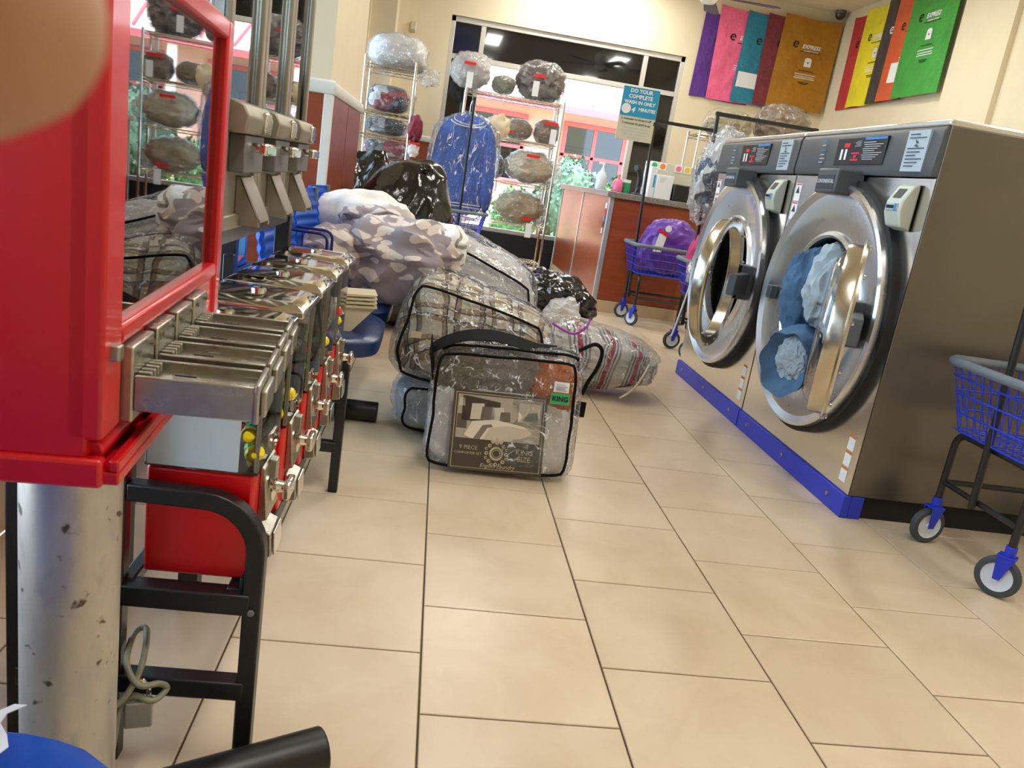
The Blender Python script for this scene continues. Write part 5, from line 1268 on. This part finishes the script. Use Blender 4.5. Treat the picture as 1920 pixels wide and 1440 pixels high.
def bundle(name, label, c, s, mt, seed, filmm='film', tape=None, ticket=None, p=2.4, rz=0, tail=None, fold=0.12, zmin=None, pl=None):
    shp = pleat(*pl) if pl else None
    t = thing(name, label, 'bundle', (c[0], c[1], c[2] - s[2] / 2), 0, BG)
    lump(c, (s[0] * 0.94, s[1] * 0.94, s[2] * 0.94), seed, 0.10, 2.0, fold, 3.5, p=p, sub=5, crumple=0.02, rz=rz, zmin=zmin, shape=shp).build('laundry', mt, t)
    lump(c, s, seed, 0.10, 2.0, fold * 0.6, 3.5, p=p, sub=5, crumple=0.03, cfreq=7, rz=rz, shape=shp, zmin=(zmin - 0.003) if zmin else None).build('film_wrap', MT[filmm], t)
    yf = c[1] - s[1] * 0.52
    if tape: M().box(c[0] + tape[0], c[0] + tape[0] + tape[2], yf - 0.006, yf - 0.003, c[2] + tape[1], c[2] + tape[1] + 0.03).build('red_tape', MT['redtape'], t, smooth=False)
    if ticket: M().sheet(lambda u, v: (c[0] + ticket[0] + 0.065 * u, yf - 0.012 - 0.006 * v, c[2] + ticket[1] + 0.15 * v), 2, 3, 0.001).build('ticket', MT['white'], t, smooth=False)
    if tail: lump((c[0] + tail[0], c[1], c[2] + tail[1]), (tail[2], s[1] * 0.3, tail[3]), seed + 50, 0.35, 2.4, 0.35, 4, sub=3, crumple=0.08).build('film_tail', MT['film2'], t)
    return t
# centre unit by the storefront window
zs2 = (1.835, 1.42, 0.985, 0.555, 0.16)
wire_shelf('tall chrome wire shelf of wrapped bundles in front of the storefront window', 0.06, 1.09, 7.28, 7.68, zs2, 1.86)
bundle('laundry_bundle', 'round pale grey pillow bundle in film on the top shelf by the window', (0.085, 7.42, 2.035), (0.45, 0.34, 0.38), MT['silver'], 2, 'film', (-0.08, 0.03, 0.12), (-0.04, -0.19), p=2.1, zmin=1.845, pl=(15, 0.018))
bundle('laundry_bundle', 'small sage green bundle between two larger bundles on the top shelf', (0.44, 7.45, 1.95), (0.26, 0.28, 0.20), MT['greygreen'], 4, 'film', zmin=1.845)
bundle('laundry_bundle', 'taupe comforter bundle slumped on the end of the top shelf', (0.83, 7.45, 2.04), (0.56, 0.38, 0.44), MT['greybrown'], 6, 'film', (-0.10, 0.02, 0.12), (-0.10, -0.17), fold=0.45, zmin=1.845)
bundle('laundry_bundle', 'flat brown bundle beside a boxy one on the second window shelf', (0.665, 7.45, 1.53), (0.30, 0.32, 0.23), MT['brown'], 8, 'film', (-0.17, -0.06, 0.10), None, zmin=1.43)
bundle('laundry_bundle', 'boxy brown bundle with red label at the second window shelf end', (0.97, 7.45, 1.55), (0.28, 0.32, 0.26), MT['brown'], 9, 'film', (-0.06, 0.07, 0.15), (0.02, -0.12), p=3.2, zmin=1.43)
bundle('laundry_bundle', 'large cream bundle with clear tail on the third window shelf', (0.84, 7.45, 1.165), (0.55, 0.36, 0.37), MT['cream'], 10, 'film', (-0.06, 0.10, 0.14), None, p=2.1, tail=(0.24, -0.04, 0.24, 0.26), zmin=0.995, pl=(13, 0.018))
bundle('laundry_bundle', 'dark folded bundle squeezed behind the cream bundle on the third shelf', (0.50, 7.5, 1.12), (0.14, 0.26, 0.25), MT['dark'], 12, 'film', zmin=0.995)
bundle('laundry_bundle', 'round beige bundle with red tape on the lowest stocked window shelf', (0.80, 7.45, 0.735), (0.56, 0.36, 0.37), MT['beige'], 14, 'film', (0.02, -0.12, 0.12), (0.08, -0.30), p=2.1, tail=(0.23, -0.05, 0.20, 0.24), zmin=0.565, pl=(17, 0.018))
bundle('laundry_bundle', 'dark wrapped clothes at the jacket end of the second window shelf', (0.40, 7.5, 1.53), (0.18, 0.26, 0.20), MT['mix'], 31, 'film', zmin=1.43)
# left unit by the side window
zsl = (1.80, 1.415, 1.215, 1.01, 0.55)
wire_shelf('narrow chrome wire shelf of folded clothes beside the left side window', -0.86, -0.42, 6.12, 6.62, zsl, 1.87)
bundle('laundry_bundle', 'big white comforter in clear bag on top of the narrow shelf', (-0.60, 6.36, 1.945), (0.54, 0.44, 0.34), MT['whitecloth'], 16, 'film', p=2.6, fold=0.05, tail=(0.30, -0.16, 0.20, 0.16), zmin=1.81)
bundle('laundry_bundle', 'navy white and red folded clothes in film on the narrow shelf', (-0.645, 6.36, 1.545), (0.38, 0.40, 0.235), MT['navy'], 18, 'film', p=3, zmin=1.425)
bundle('laundry_bundle', 'dark folded clothes in film under the navy bundle on the narrow shelf', (-0.64, 6.36, 1.305), (0.38, 0.40, 0.15), MT['dark'], 20, 'film', p=3.5, zmin=1.225)
bundle('laundry_bundle', 'mixed pale clothes in film on the narrow shelf under the dark clothes', (-0.64, 6.36, 1.11), (0.39, 0.40, 0.17), MT['mix'], 22, 'film', p=3.5, zmin=1.02)
mb = thing('drawstring_bag', 'maroon drawstring bag hung on the post of the narrow shelf', 'bag', (-0.37, 6.08, 1.20))
lump((-0.365, 6.06, 1.31), (0.13, 0.12, 0.25), 3, 0.2, 2, 0.25, 3, sub=4).build('pouch', MT['maroon'], mb)
M().box(-0.41, -0.31, 6.02, 6.10, 1.185, 1.20).build('red_band', MT['redtape'], mb, bevel=0.003)
lump((-0.36, 6.06, 1.13), (0.10, 0.09, 0.12), 9, 0.3, 2, 0.3, sub=3).build('skirt', MT['silver'], mb)
# blue jacket in film hanging on the cart pole bar
jk = thing('jacket', 'blue varsity jacket with white stripes in clear film hanging on the cart', 'clothing', (0.10, 6.2, 0.66))
def jshape(q, d):
    s_ = 1.0
    if d.z > 0.55: s_ = 1 - 0.75 * ((d.z - 0.55) / 0.45) ** 1.6
    return Vector((q.x * s_, q.y, q.z))
lump((0.10, 6.22, 1.08), (0.56, 0.17, 0.90), 4, 0.05, 2.0, 0.16, 3.0, p=3.2, sub=5, crumple=0.012, shape=jshape).build('body', MT['bluejacket'], jk)
for s_ in (-1, 1): lump((0.10 + s_ * 0.235, 6.20, 1.03), (0.13, 0.16, 0.72), 7 + s_, 0.08, 2, 0.15, 3, p=2.6, sub=4, ry=-0.06 * s_).build('sleeve', MT['bluejacket'], jk)
for k, (r, z) in enumerate(((0.085, 1.475), (0.10, 1.455))):
    M().tube([(0.10 + r * 1.6 * math.cos(a), 6.13 - 0.01 * k, z + 0.045 * math.sin(a)) for a in [PI * 1.02 + i * PI * 0.96 / 12 for i in range(13)]], 0.006, 6).build('collar_stripe', MT['white'], jk)
for z in (0.70, 0.725): M().box(-0.12, 0.30, 6.128, 6.132, z, z + 0.01).build('hem_stripe', MT['white'], jk, smooth=False)
M().tube(curve_pts([(0.10, 6.22, 1.49), (0.10, 6.22, 1.60), (0.115, 6.22, 1.655), (0.13, 6.22, 1.64)]), 0.003, 6).build('hanger_hook', MT['chrome'], jk)
lump((0.10, 6.21, 1.06), (0.66, 0.24, 0.98), 14, 0.06, 2.0, 0.12, 4.0, p=3.4, sub=5, crumple=0.03, cfreq=6, shape=jshape).build('film_cover', MT['filmfine'], jk)
o = lump((0.36, 6.36, 1.42), (0.22, 0.10, 0.36), 6, 0.2, 2, 0.25, 3, sub=4, ry=0.5).build('cream_shirt', MT['cream']); tag(o, 'cream shirt hanging beside the blue jacket', 'clothing')
# shelf behind the washers with two brown fluffy bundles on top
wire_shelf('chrome wire shelf behind the washers carrying two brown film bundles', 2.42, 3.45, 6.75, 7.15, (1.74, 1.35, 0.9), 1.78)
bundle('laundry_bundle', 'shaggy brown bundle in film at the pole end of the shelf behind the washers', (2.74, 6.92, 1.885), (0.50, 0.38, 0.30), MT['beige'], 24, 'film', zmin=1.75)
bundle('laundry_bundle', 'tall brown bundle in film at the wall end of the shelf behind the washers', (3.30, 6.92, 1.96), (0.58, 0.40, 0.44), MT['brown'], 26, 'film', fold=0.25, zmin=1.75)
# purple bag in the cart
pg = thing('laundry_bag', 'purple nylon laundry bag with red tie sitting in the wire cart', 'bag', (1.86, 5.21, 0.45))
def wedge(q, d): return Vector((q.x * (1 - 0.18 * d.z), q.y, q.z))
lump((1.87, 5.21, 0.675), (0.50, 0.36, 0.46), 5, 0.08, 2.0, 0.14, 3.2, p=2.5, sub=5, zmin=0.445, shape=wedge).build('sack', MT['purple'], pg)
M().box(1.70, 1.80, 5.015, 5.022, 0.78, 0.80).xf(Matrix.Translation((1.75, 5.02, 0.79)) @ Matrix.Rotation(0.5, 4, 'Y') @ Matrix.Translation((-1.75, -5.02, -0.79))).build('red_tie', MT['redtape'], pg, smooth=False)
M().sheet(lambda u, v: (1.69 + 0.07 * u + 0.03 * v, 5.012 + 0.01 * v, 0.63 + 0.15 * v), 2, 3, 0.001).build('ticket', MT['white'], pg, smooth=False)
M().lathe([(0, 0.003), (0.026, 0.003), (0.026, -0.003), (0, -0.003)], 20, (1.79, 5.025, 0.825), 'y').build('round_tag', MT['white'], pg)
# clothes in film hanging on the second cart
hc = thing('hanging_clothes', 'white and navy clothes in clear film hanging by the washers', 'clothing', (1.78, 4.06, 0.95))
lump((1.765, 4.0, 1.28), (0.30, 0.26, 0.56), 5, 0.12, 2.0, 0.3, 3.0, p=2.4, sub=5, crumple=0.02, ry=0.15).build('garments', MT['greycloth'], hc)
lump((1.77, 4.0, 1.24), (0.37, 0.32, 0.70), 7, 0.12, 2.0, 0.24, 4.0, p=2.3, sub=5, crumple=0.04, cfreq=6, ry=0.15).build('film_cover', MT['film'], hc)
for dx in (-0.03, 0.03): M().tube(curve_pts([(1.80 + dx, 4.03, 1.50), (1.82 + dx, 4.03, 1.60), (1.83 + dx, 4.03, 1.665), (1.845 + dx, 4.03, 1.65)]), 0.0028, 6).build('hanger_hook', MT['chrome'], hc)
o = lump((1.93, 4.08, 1.12), (0.10, 0.22, 0.70), 9, 0.1, 2, 0.25, 3, p=2.8, sub=4).build('blue_shirt', MT['bluejacket']); tag(o, 'blue shirt hanging behind the film wrapped clothes', 'clothing')
pkc = thing('pink_cloth', 'crimson pink cloth with white cords draped over the cart behind the washer', 'clothing', (1.75, 3.95, 0.45))
lump((1.80, 3.98, 0.74), (0.26, 0.34, 0.46), 3, 0.15, 2, 0.3, 3, sub=5, ry=0.25, zmin=0.45).build('drape', MT['pinkcloth'], pkc)
M().tube(curve_pts([(1.675, 3.80, 0.80), (1.655, 3.77, 0.66), (1.63, 3.77, 0.45), (1.60, 3.77, 0.25), (1.585, 3.77, 0.17)]), 0.006, 6).build('cord', MT['white'], pkc)
M().tube(curve_pts([(1.69, 3.80, 0.70), (1.68, 3.76, 0.55), (1.675, 3.755, 0.42), (1.66, 3.75, 0.36), (1.685, 3.75, 0.335), (1.70, 3.75, 0.37), (1.68, 3.75, 0.41), (1.66, 3.75, 0.38)]), 0.006, 6).build('cord', MT['white'], pkc)
lump((1.70, 3.83, 0.70), (0.12, 0.10, 0.34), 17, 0.2, 2, 0.3, sub=4, ry=0.3).build('film_flap', MT['film2'], pkc)
# ---------------------------------------------------------------- service counter
ct = thing('service_counter', 'cherry laminate service counter with granite top and tile base', 'counter', (2.0, 6.2, 0))
CX, CYa, CYb = 1.385, 5.56, 8.33
M().box(CX + 0.012, 1.95, CYa + 0.6, CYb, 0.10, 1.0).join(M().box(CX + 0.012, 3.0, CYa + 0.012, CYa + 0.6, 0.10, 1.0)).build('carcass', MT['blackm'], ct, smooth=False)
for x0, x1 in ((CX + 0.035, 2.20), (2.21, 3.0)): M().box(x0, x1, CYa, CYa + 0.012, 0.11, 1.0).build('panel', MT['wood2'], ct, smooth=False)
for y0, y1 in ((CYa + 0.035, 6.88), (6.93, CYb)): M().box(CX, CX + 0.012, y0, y1, 0.11, 1.0).build('panel', MT['wood2'], ct, smooth=False)
for y in (6.88,): M().box(CX - 0.006, CX + 0.012, y, y + 0.05, 0.11, 1.0).build('joint_strip', MT['alustrip'], ct, bevel=0.002)
M().box(CX - 0.006, CX + 0.036, CYa - 0.006, CYa + 0.036, 0.10, 1.0).build('corner_strip', MT['alustrip'], ct, bevel=0.003)
M().box(CX - 0.008, CX + 0.02, CYb - 0.03, CYb, 0.10, 1.0).build('end_strip', MT['trim'], ct, bevel=0.003)
for k in range(4): M().box(CX - 0.008 + k * 0.41, CX - 0.012 + (k + 1) * 0.41, CYa - 0.012, CYa + 0.01, 0.0, 0.105).build('base_tile', MT['basetile'], ct, bevel=0.002)
for k in range(7): M().box(CX - 0.012, CX + 0.01, CYa - 0.008 + k * 0.398, CYa - 0.012 + (k + 1) * 0.398, 0.0, 0.105).build('base_tile', MT['basetile'], ct, bevel=0.002)
M().box(CX - 0.04, 2.02, CYa + 0.6, CYb, 1.0, 1.05).join(M().box(CX - 0.04, 3.0, CYa - 0.04, CYa + 0.6, 1.0, 1.05)).build('granite_top', MT['granite'], ct, bevel=0.004)
# posters stuck on the corner
for k in range(5): M().box(CX - 0.0075, CX - 0.006, CYa + 0.05 + 0.01 * k, CYa + 0.13, 0.90 - k * 0.055, 0.945 - k * 0.055).build('flyer', (MT['white'], PR['red'], PR['blue'], PR['dkgrey'], MT['white'])[k], ct, smooth=False)
zt = 1.05
# things on the counter
bo = thing('pump_bottle', 'clear pump bottle of sanitiser on the granite counter', 'bottle', (1.42, 6.30, zt))
M().lathe([(0, 0), (0.046, 0), (0.050, 0.01), (0.050, 0.12), (0.040, 0.155), (0.018, 0.178), (0.016, 0.20), (0, 0.20)], 24, (1.42, 6.30, zt)).build('bottle', pm('clear_gel', S(216, 226, 232), 0.1, var=0.05), bo)
M().cyl((1.42, 6.30, zt + 0.20), (1.42, 6.30, zt + 0.235), 0.008, 10).build('pump_stem', MT['white'], bo)
M().box(1.375, 1.432, 6.292, 6.308, zt + 0.232, zt + 0.248).build('pump_nozzle', MT['white'], bo, bevel=0.003)
pb_ = thing('lotion_bottle', 'pink lotion bottle with pump standing on the counter', 'bottle', (1.575, 6.25, zt))
M().lathe([(0, 0), (0.046, 0), (0.049, 0.01), (0.049, 0.085), (0.036, 0.112), (0.016, 0.125), (0, 0.125)], 24, (1.575, 6.25, zt)).build('bottle', pm('pink_soap', S(240, 120, 160), 0.25, var=0.05), pb_)
M().cyl((1.575, 6.25, zt + 0.12), (1.575, 6.25, zt + 0.16), 0.016, 12).build('cap', pm('pink_cap', S(232, 130, 160), 0.4), pb_)
gb = thing('tub', 'green and white tub between pink bottle and black scanner', 'tub', (1.66, 6.28, zt))
M().cyl((1.66, 6.28, zt), (1.66, 6.28, zt + 0.10), 0.042, 20).build('label_wrap', PR['green'], gb)
M().cyl((1.66, 6.28, zt + 0.10), (1.66, 6.28, zt + 0.128), 0.044, 20).build('lid', MT['white'], gb)
sc_ = thing('barcode_scanner', 'black hand scanner standing in its holder on the counter', 'scanner', (1.72, 6.05, zt))
M().lathe([(0, 0), (0.05, 0), (0.052, 0.012), (0.02, 0.02), (0.018, 0.14), (0, 0.14)], 20, (1.72, 6.05, zt)).build('stand', MT['black'], sc_)
M().tube(curve_pts([(1.73, 6.05, zt + 0.08), (1.725, 6.04, zt + 0.17), (1.70, 6.02, zt + 0.235), (1.66, 5.99, zt + 0.24)]), 0.028, 12, rs=None).build('scanner_body', MT['black'], sc_)
M().tube(curve_pts([(1.73, 6.05, zt + 0.05), (1.70, 5.95, zt + 0.07), (1.66, 5.85, zt + 0.02), (1.70, 5.75, zt + 0.006)]), 0.004, 6).build('cord', MT['black'], sc_)
wbx = [('white box with blue panel standing upright on the counter by the scanner', 1.775, 1.83, 5.86, 6.1, 0.27), ('white document folder standing on the counter beside the white box', 1.835, 1.985, 5.84, 6.06, 0.21)]
for lab, x0, x1, y0, y1, h_ in wbx:
    b = thing('white_box', lab, 'box', ((x0 + x1) / 2, (y0 + y1) / 2, zt))
    M().box(x0, x1, y0, y1, zt, zt + h_).build('carton', MT['white'], b, bevel=0.003)
    if h_ > 0.25: M().box(x1 - 0.022, x1 - 0.006, y0 - 0.001, y0, zt + 0.09, zt + 0.20).build('blue_panel', PR['teal'], b, smooth=False)
    else:
        for k in range(4): M().box(x0 + 0.03, x0 + 0.09 - 0.01 * k, y0 - 0.001, y0, zt + 0.18 - k * 0.012, zt + 0.184 - k * 0.012).build('print_line', PR['grey'], b, smooth=False)
sd = thing('sticker_dispenser', 'long cream box of round orange, pink and yellow stickers on the counter', 'box', (2.05, 6.25, zt))
M().box(1.83, 2.27, 6.15, 6.36, zt, zt + 0.33).build('carton', pm('cream_carton', S(208, 204, 190), 0.7, var=0.03), sd, bevel=0.003)
for k, (x, mt) in enumerate(((1.865, 'green'), (1.945, 'orange'), (2.10, 'pk'), (2.185, 'yellow'))):
    PR.setdefault('pk', pm('print_pink', S(244, 120, 150), 0.5, var=0)); PR['or2'] = PR.get('or2') or pm('print_bright_orange', S(246, 130, 40), 0.5, var=0)
    q = M().box(x - 0.036, x + 0.036, 6.146, 6.15, zt + 0.262, zt + 0.328).build('sticker_card', MT['white'], sd, smooth=False)
    M().lathe([(0, 0.001), (0.026, 0.001), (0.026, -0.001), (0, -0.001)], 22, (x, 6.1445, zt + 0.295), 'y').build('round_sticker', PR['or2' if mt == 'orange' else mt], q)
tr_ = M().box(2.0, 2.16, 5.82, 6.05, zt, zt + 0.15).build('card_terminal', MT['black'], bevel=0.01); tag(tr_, 'black receipt printer on the counter beside the white folder', 'printer')

# ---------------------------------------------------------------- coloured laundry bags pinned to the walls
WG = 'coloured nylon laundry bags pinned on the wall'
def wall_bag(label, col, a0, a1, z0, z1, off, side, seed, prints=True, ink='white', note=None, mesh=False):
    m_ = pm('nylon_%d' % seed, S(*col), 0.5, var=0.10, vs=4, bump=0.6, bs=7, bd=0.04, sheen=0.2)
    t = thing('laundry_bag', label, 'bag', ((a0 + a1) / 2, YB - 0.02, z0) if side == 'back' else (XR_ - 0.02, (a0 + a1) / 2, z0), 0, WG)
    wd = abs(a1 - a0)
    def pt(u, v, d=0.0):
        a = a0 + (a1 - a0) * u + 0.018 * (v - 0.5) * (1 if seed % 2 else -1)
        z = z0 + (z1 - z0) * v - 0.022 * math.sin(PI * u) * v + 0.015 * noise.noise(Vector((u * 2, seed, 0)))
        w_ = off + 0.018 + 0.006 * noise.noise(Vector((u * 3.2, v * 1.6 + seed, seed * 1.7))) + 0.003 * math.sin(u * 9 + seed) * (1 - v * 0.4) + d
        return (a, YB - w_, z) if side == 'back' else (XR_ - w_, a, z)
    bo_ = M().sheet(lambda u, v: pt(u, v), 22, 26, 0.004 if side == 'back' else 0.004)
    bo_.build('cloth', m_, t)
    hem = M().sheet(lambda u, v: pt(u, 0.955 + 0.04 * v, 0.0025), 22, 2, 0.002); hem.build('hem', m_, t)
    if prints:
        mt = MT['white'] if ink == 'white' else PR['black']
        def at(u, v): return Vector(pt(u, v, 0.0045))
        right = (1, 0, 0) if side == 'back' else (0, -1, 0)
        sgn = 1
        def put(m, u, v, nm, mm): m.xf(frame_m(at(u, v), right, (0, 0, 1))).build(nm, mm, t, fix=False, smooth=False)
        put(text_m('EXPRESS', 0.060, 'CENTER', 0.2, 0.002), 0.55, 0.70, 'lettering', MT['white'])
        put(text_m('LAUNDRY CENTER', 0.021, 'CENTER', 0.2, 0.0004), 0.56, 0.655, 'lettering', MT['white'])
        sw = M()
        for k in range(22):
            a = 0.5 + k * 5.0 / 22; b2 = 0.5 + (k + 1) * 5.0 / 22
            for (p_, q_) in ((a, b2),): sw.add([(0.038 * math.cos(p_), 0.038 * math.sin(p_), 0), (0.038 * math.cos(q_), 0.038 * math.sin(q_), 0), (0.022 * math.cos(q_), 0.022 * math.sin(q_), 0), (0.022 * math.cos(p_), 0.022 * math.sin(p_), 0)], [(0, 1, 2, 3)])
        sw.add([(-0.03, -0.006, 0), (0.034, -0.002, 0), (0.034, 0.010, 0), (-0.03, 0.004, 0)], [(0, 1, 2, 3)])
        put(sw, 0.28, 0.70, 'swirl_emblem', PR['black'] if seed not in (6,) else MT['white'])
        put(M().add([(-0.045, -0.055, 0), (0.045, -0.055, 0), (0.042, 0.03, 0), (0.02, 0.045, 0), (-0.02, 0.045, 0), (-0.042, 0.03, 0)], [(0, 1, 2, 3, 4, 5)]), 0.55, 0.54, 'bag_emblem', MT['white'])
        put(M().add([(-0.015, -0.005, 0.001), (0.02, 0.0, 0.001), (0.0, -0.02, 0.001)], [(0, 1, 2)]), 0.55, 0.54, 'emblem_mark', PR['black'])
        for k, (v, w_) in enumerate(((0.645, 0.13), (0.44, 0.09), (0.40, 0.13), (0.375, 0.12), (0.355, 0.13), (0.31, 0.07), (0.295, 0.05))):
            put(M().add([(-w_, -0.004, 0), (w_, -0.004, 0), (w_, 0.004, 0), (-w_, 0.004, 0)], [(0, 1, 2, 3)]), 0.55, v, 'print_line', PR['black'] if k in (0, 1, 5, 6) else MT['white'])
    if note:
        u0, u1, v0, v1 = note
        M().sheet(lambda u, v: pt(u0 + (u1 - u0) * u, v0 + (v1 - v0) * v, 0.004), 3, 3, 0.001).build('paper_note', MT['white'], t, smooth=False)
    return t
zB0, zB1 = 2.30, 3.33
wall_bag('deep purple laundry bag pinned on the back wall, next to the window', (86, 34, 138), 2.70, 3.42, 2.285, 3.22, 0.000, 'back', 1)
wall_bag('bright pink laundry bag pinned on the back wall between purple and teal', (246, 106, 152), 2.885, 3.60, 2.29, 3.32, 0.016, 'back', 2)
wall_bag('teal blue laundry bag with a white note pinned on the back wall', (20, 128, 160), 3.195, 3.90, 2.30, 3.31, 0.032, 'back', 3, note=(0.04, 0.40, 0.17, 0.34))
wall_bag('maroon laundry bag mostly covered by the mustard bag on the back wall', (122, 38, 54), 3.45, 4.15, 2.31, 3.32, 0.048, 'back', 4)
wall_bag('wide mustard yellow laundry bag pinned beside the wall corner', (176, 122, 14), 3.63, 4.335, 2.325, 3.35, 0.064, 'back', 5)
wall_bag('crimson laundry bag pinned on the side wall beside the corner', (190, 26, 44), 8.05, 7.33, 2.355, 3.37, 0.000, 'right', 11)
wall_bag('bright yellow laundry bag on the side wall between crimson and black', (240, 226, 16), 7.77, 7.07, 2.36, 3.40, 0.016, 'right', 12)
wall_bag('black laundry bag on the side wall between yellow and orange', (44, 38, 36), 7.30, 6.60, 2.365, 3.41, 0.032, 'right', 6)
wall_bag('orange laundry bag with a white note on the side wall', (214, 84, 28), 7.06, 6.36, 2.37, 3.40, 0.048, 'right', 14, note=(0.20, 0.46, 0.17, 0.36))
wall_bag('wide green mesh laundry bag overlapping the orange bag on the side wall', (46, 154, 48), 6.755, 5.98, 2.37, 3.43, 0.064, 'right', 15)
# ---------------------------------------------------------------- ceiling fan, dome camera, wall sensor
fn = thing('ceiling_fan', 'ceiling fan with dark purple blades and frosted globe lamp', 'fan', (2.02, 6.0, 2.72))
M().cyl((2.02, 6.0, 2.98), (2.02, 6.0, ZC), 0.012, 12).build('down_rod', MT['white'], fn)
M().lathe([(0, 0), (0.07, 0.01), (0.10, 0.05), (0.10, 0.12), (0.06, 0.16), (0.015, 0.18), (0, 0.18)], 28, (2.02, 6.0, 2.82)).build('motor', MT['trim'], fn)
M().lathe([(0, -0.06), (0.06, -0.05), (0.085, -0.01), (0.08, 0.02), (0, 0.02)], 28, (2.02, 6.0, 2.80)).build('globe_lamp', pm('frosted_globe', S(236, 232, 220), 0.4, var=0.02), fn)
MT['bladep'] = pm('purple_blade', S(70, 40, 96), 0.4, var=0.2, vs=4, col2=S(28, 28, 50))
for k in range(5):
    a = -0.05 + k * 2 * PI / 5
    bl = M().sheet(lambda u, v: (0.10 + 0.54 * u, (v - 0.5) * (0.10 + 0.05 * u) * (1 if u < 0.93 else 1 - (u - 0.93) * 6), 0.02 * (v - 0.5)), 12, 4, 0.008)
    bl.xf(Matrix.Translation((2.02, 6.0, 2.815)) @ Matrix.Rotation(a, 4, 'Z')).build('blade', MT['bladep'], fn)
dm_ = thing('dome_camera', 'small brown dome camera in the corner under the ceiling', 'camera', (4.26, 8.28, 3.40))
M().lathe([(0.062, ZC - 3.47), (0.062, ZC - 3.50), (0.055, ZC - 3.51)], 24, (4.26, 8.28, 3.469)).build('mount', MT['panel'], dm_)
M().lathe([(0, -0.10), (0.03, -0.094), (0.05, -0.075), (0.056, -0.045), (0.056, -0.04), (0, -0.04)], 24, (4.26, 8.28, 3.469)).build('dome', pm('smoked_dome', S(64, 46, 40), 0.15, var=0.05), dm_)
sn = thing('wall_sensor', 'small cream motion sensor on the wall above the narrow shelf', 'sensor', (-0.60, 8.37, 2.46))
M().box(-0.64, -0.57, 8.36, 8.398, 2.44, 2.55).build('housing', pm('sensor_cream', S(206, 196, 168), 0.5), sn, bevel=0.012)
M().box(-0.63, -0.58, 8.352, 8.362, 2.46, 2.50).build('lens', MT['cardreader'], sn, bevel=0.008)
# ---------------------------------------------------------------- fingertip in front of the lens: the photographer's hand
def camP(x, y, z): return CAM + _r2 * x + _u2 * y + _d * z
hd = thing('person', 'bare hand beside the camera with one blurred fingertip close to the lens', 'person', tuple(camP(-0.11, 0.02, 0.03)))
def limb(pts, rs, n=16):
    P_ = curve_pts(pts, 6); k = len(pts) - 1; R_ = []
    for i in range(len(P_)):
        f_ = i / (len(P_) - 1) * k; j = min(int(f_), k - 1); R_.append(rs[j] + (rs[j + 1] - rs[j]) * (f_ - j))
    # rounded tip
    d = (P_[-1] - P_[-2]).normalized(); r = R_[-1]
    for a in (0.4, 0.8, 1.15, 1.4): P_.append(P_[len(R_) - 1] + d * r * math.sin(a))
    base = len(R_)
    R_ += [r * math.cos(a) for a in (0.4, 0.8, 1.15, 1.4)]
    return M().tube(P_, 0.01, n, rs=R_)
hand = M()
# index finger reaches in front of the lens corner, the other fingers and the palm stay beside the camera
hand.join(limb([camP(-0.150, -0.030, 0.000), camP(-0.118, -0.004, 0.030), camP(-0.078, 0.016, 0.049), camP(-0.0376, 0.0262, 0.055)], [0.012, 0.0105, 0.0098, 0.0090]))
for k in range(3):
    y = -0.050 - 0.020 * k
    hand.join(limb([camP(-0.160, y + 0.01, -0.005), camP(-0.140, y + 0.012, 0.030), camP(-0.115, y + 0.004, 0.034), camP(-0.100, y, 0.018)], [0.012, 0.010, 0.0095, 0.0082]))
hand.join(limb([camP(-0.180, -0.070, -0.045), camP(-0.150, -0.045, -0.050), camP(-0.125, -0.015, -0.050), camP(-0.105, 0.005, -0.045)], [0.015, 0.013, 0.011, 0.0095]))
pal = lump((0, 0, 0), (0.050, 0.100, 0.085), 3, 0.06, 2, p=2.8, sub=4)
pal.xf(Matrix(((_r2.x, _u2.x, _d.x, 0), (_r2.y, _u2.y, _d.y, 0), (_r2.z, _u2.z, _d.z, 0), (0, 0, 0, 1)))); pal.xf(Matrix.Translation(camP(-0.170, -0.060, -0.025))); hand.join(pal)
hand.join(limb([camP(-0.34, -0.30, -0.12), camP(-0.25, -0.18, -0.07), camP(-0.185, -0.085, -0.035)], [0.042, 0.034, 0.030]))
hb = hand.build('hand', MT['skin'], hd)
rm = hb.modifiers.new('remesh', 'REMESH'); rm.mode = 'VOXEL'; rm.voxel_size = 0.0022; rm.use_smooth_shade = True
sm_ = hb.modifiers.new('smooth', 'SMOOTH'); sm_.iterations = 6
bpy.context.view_layer.update()
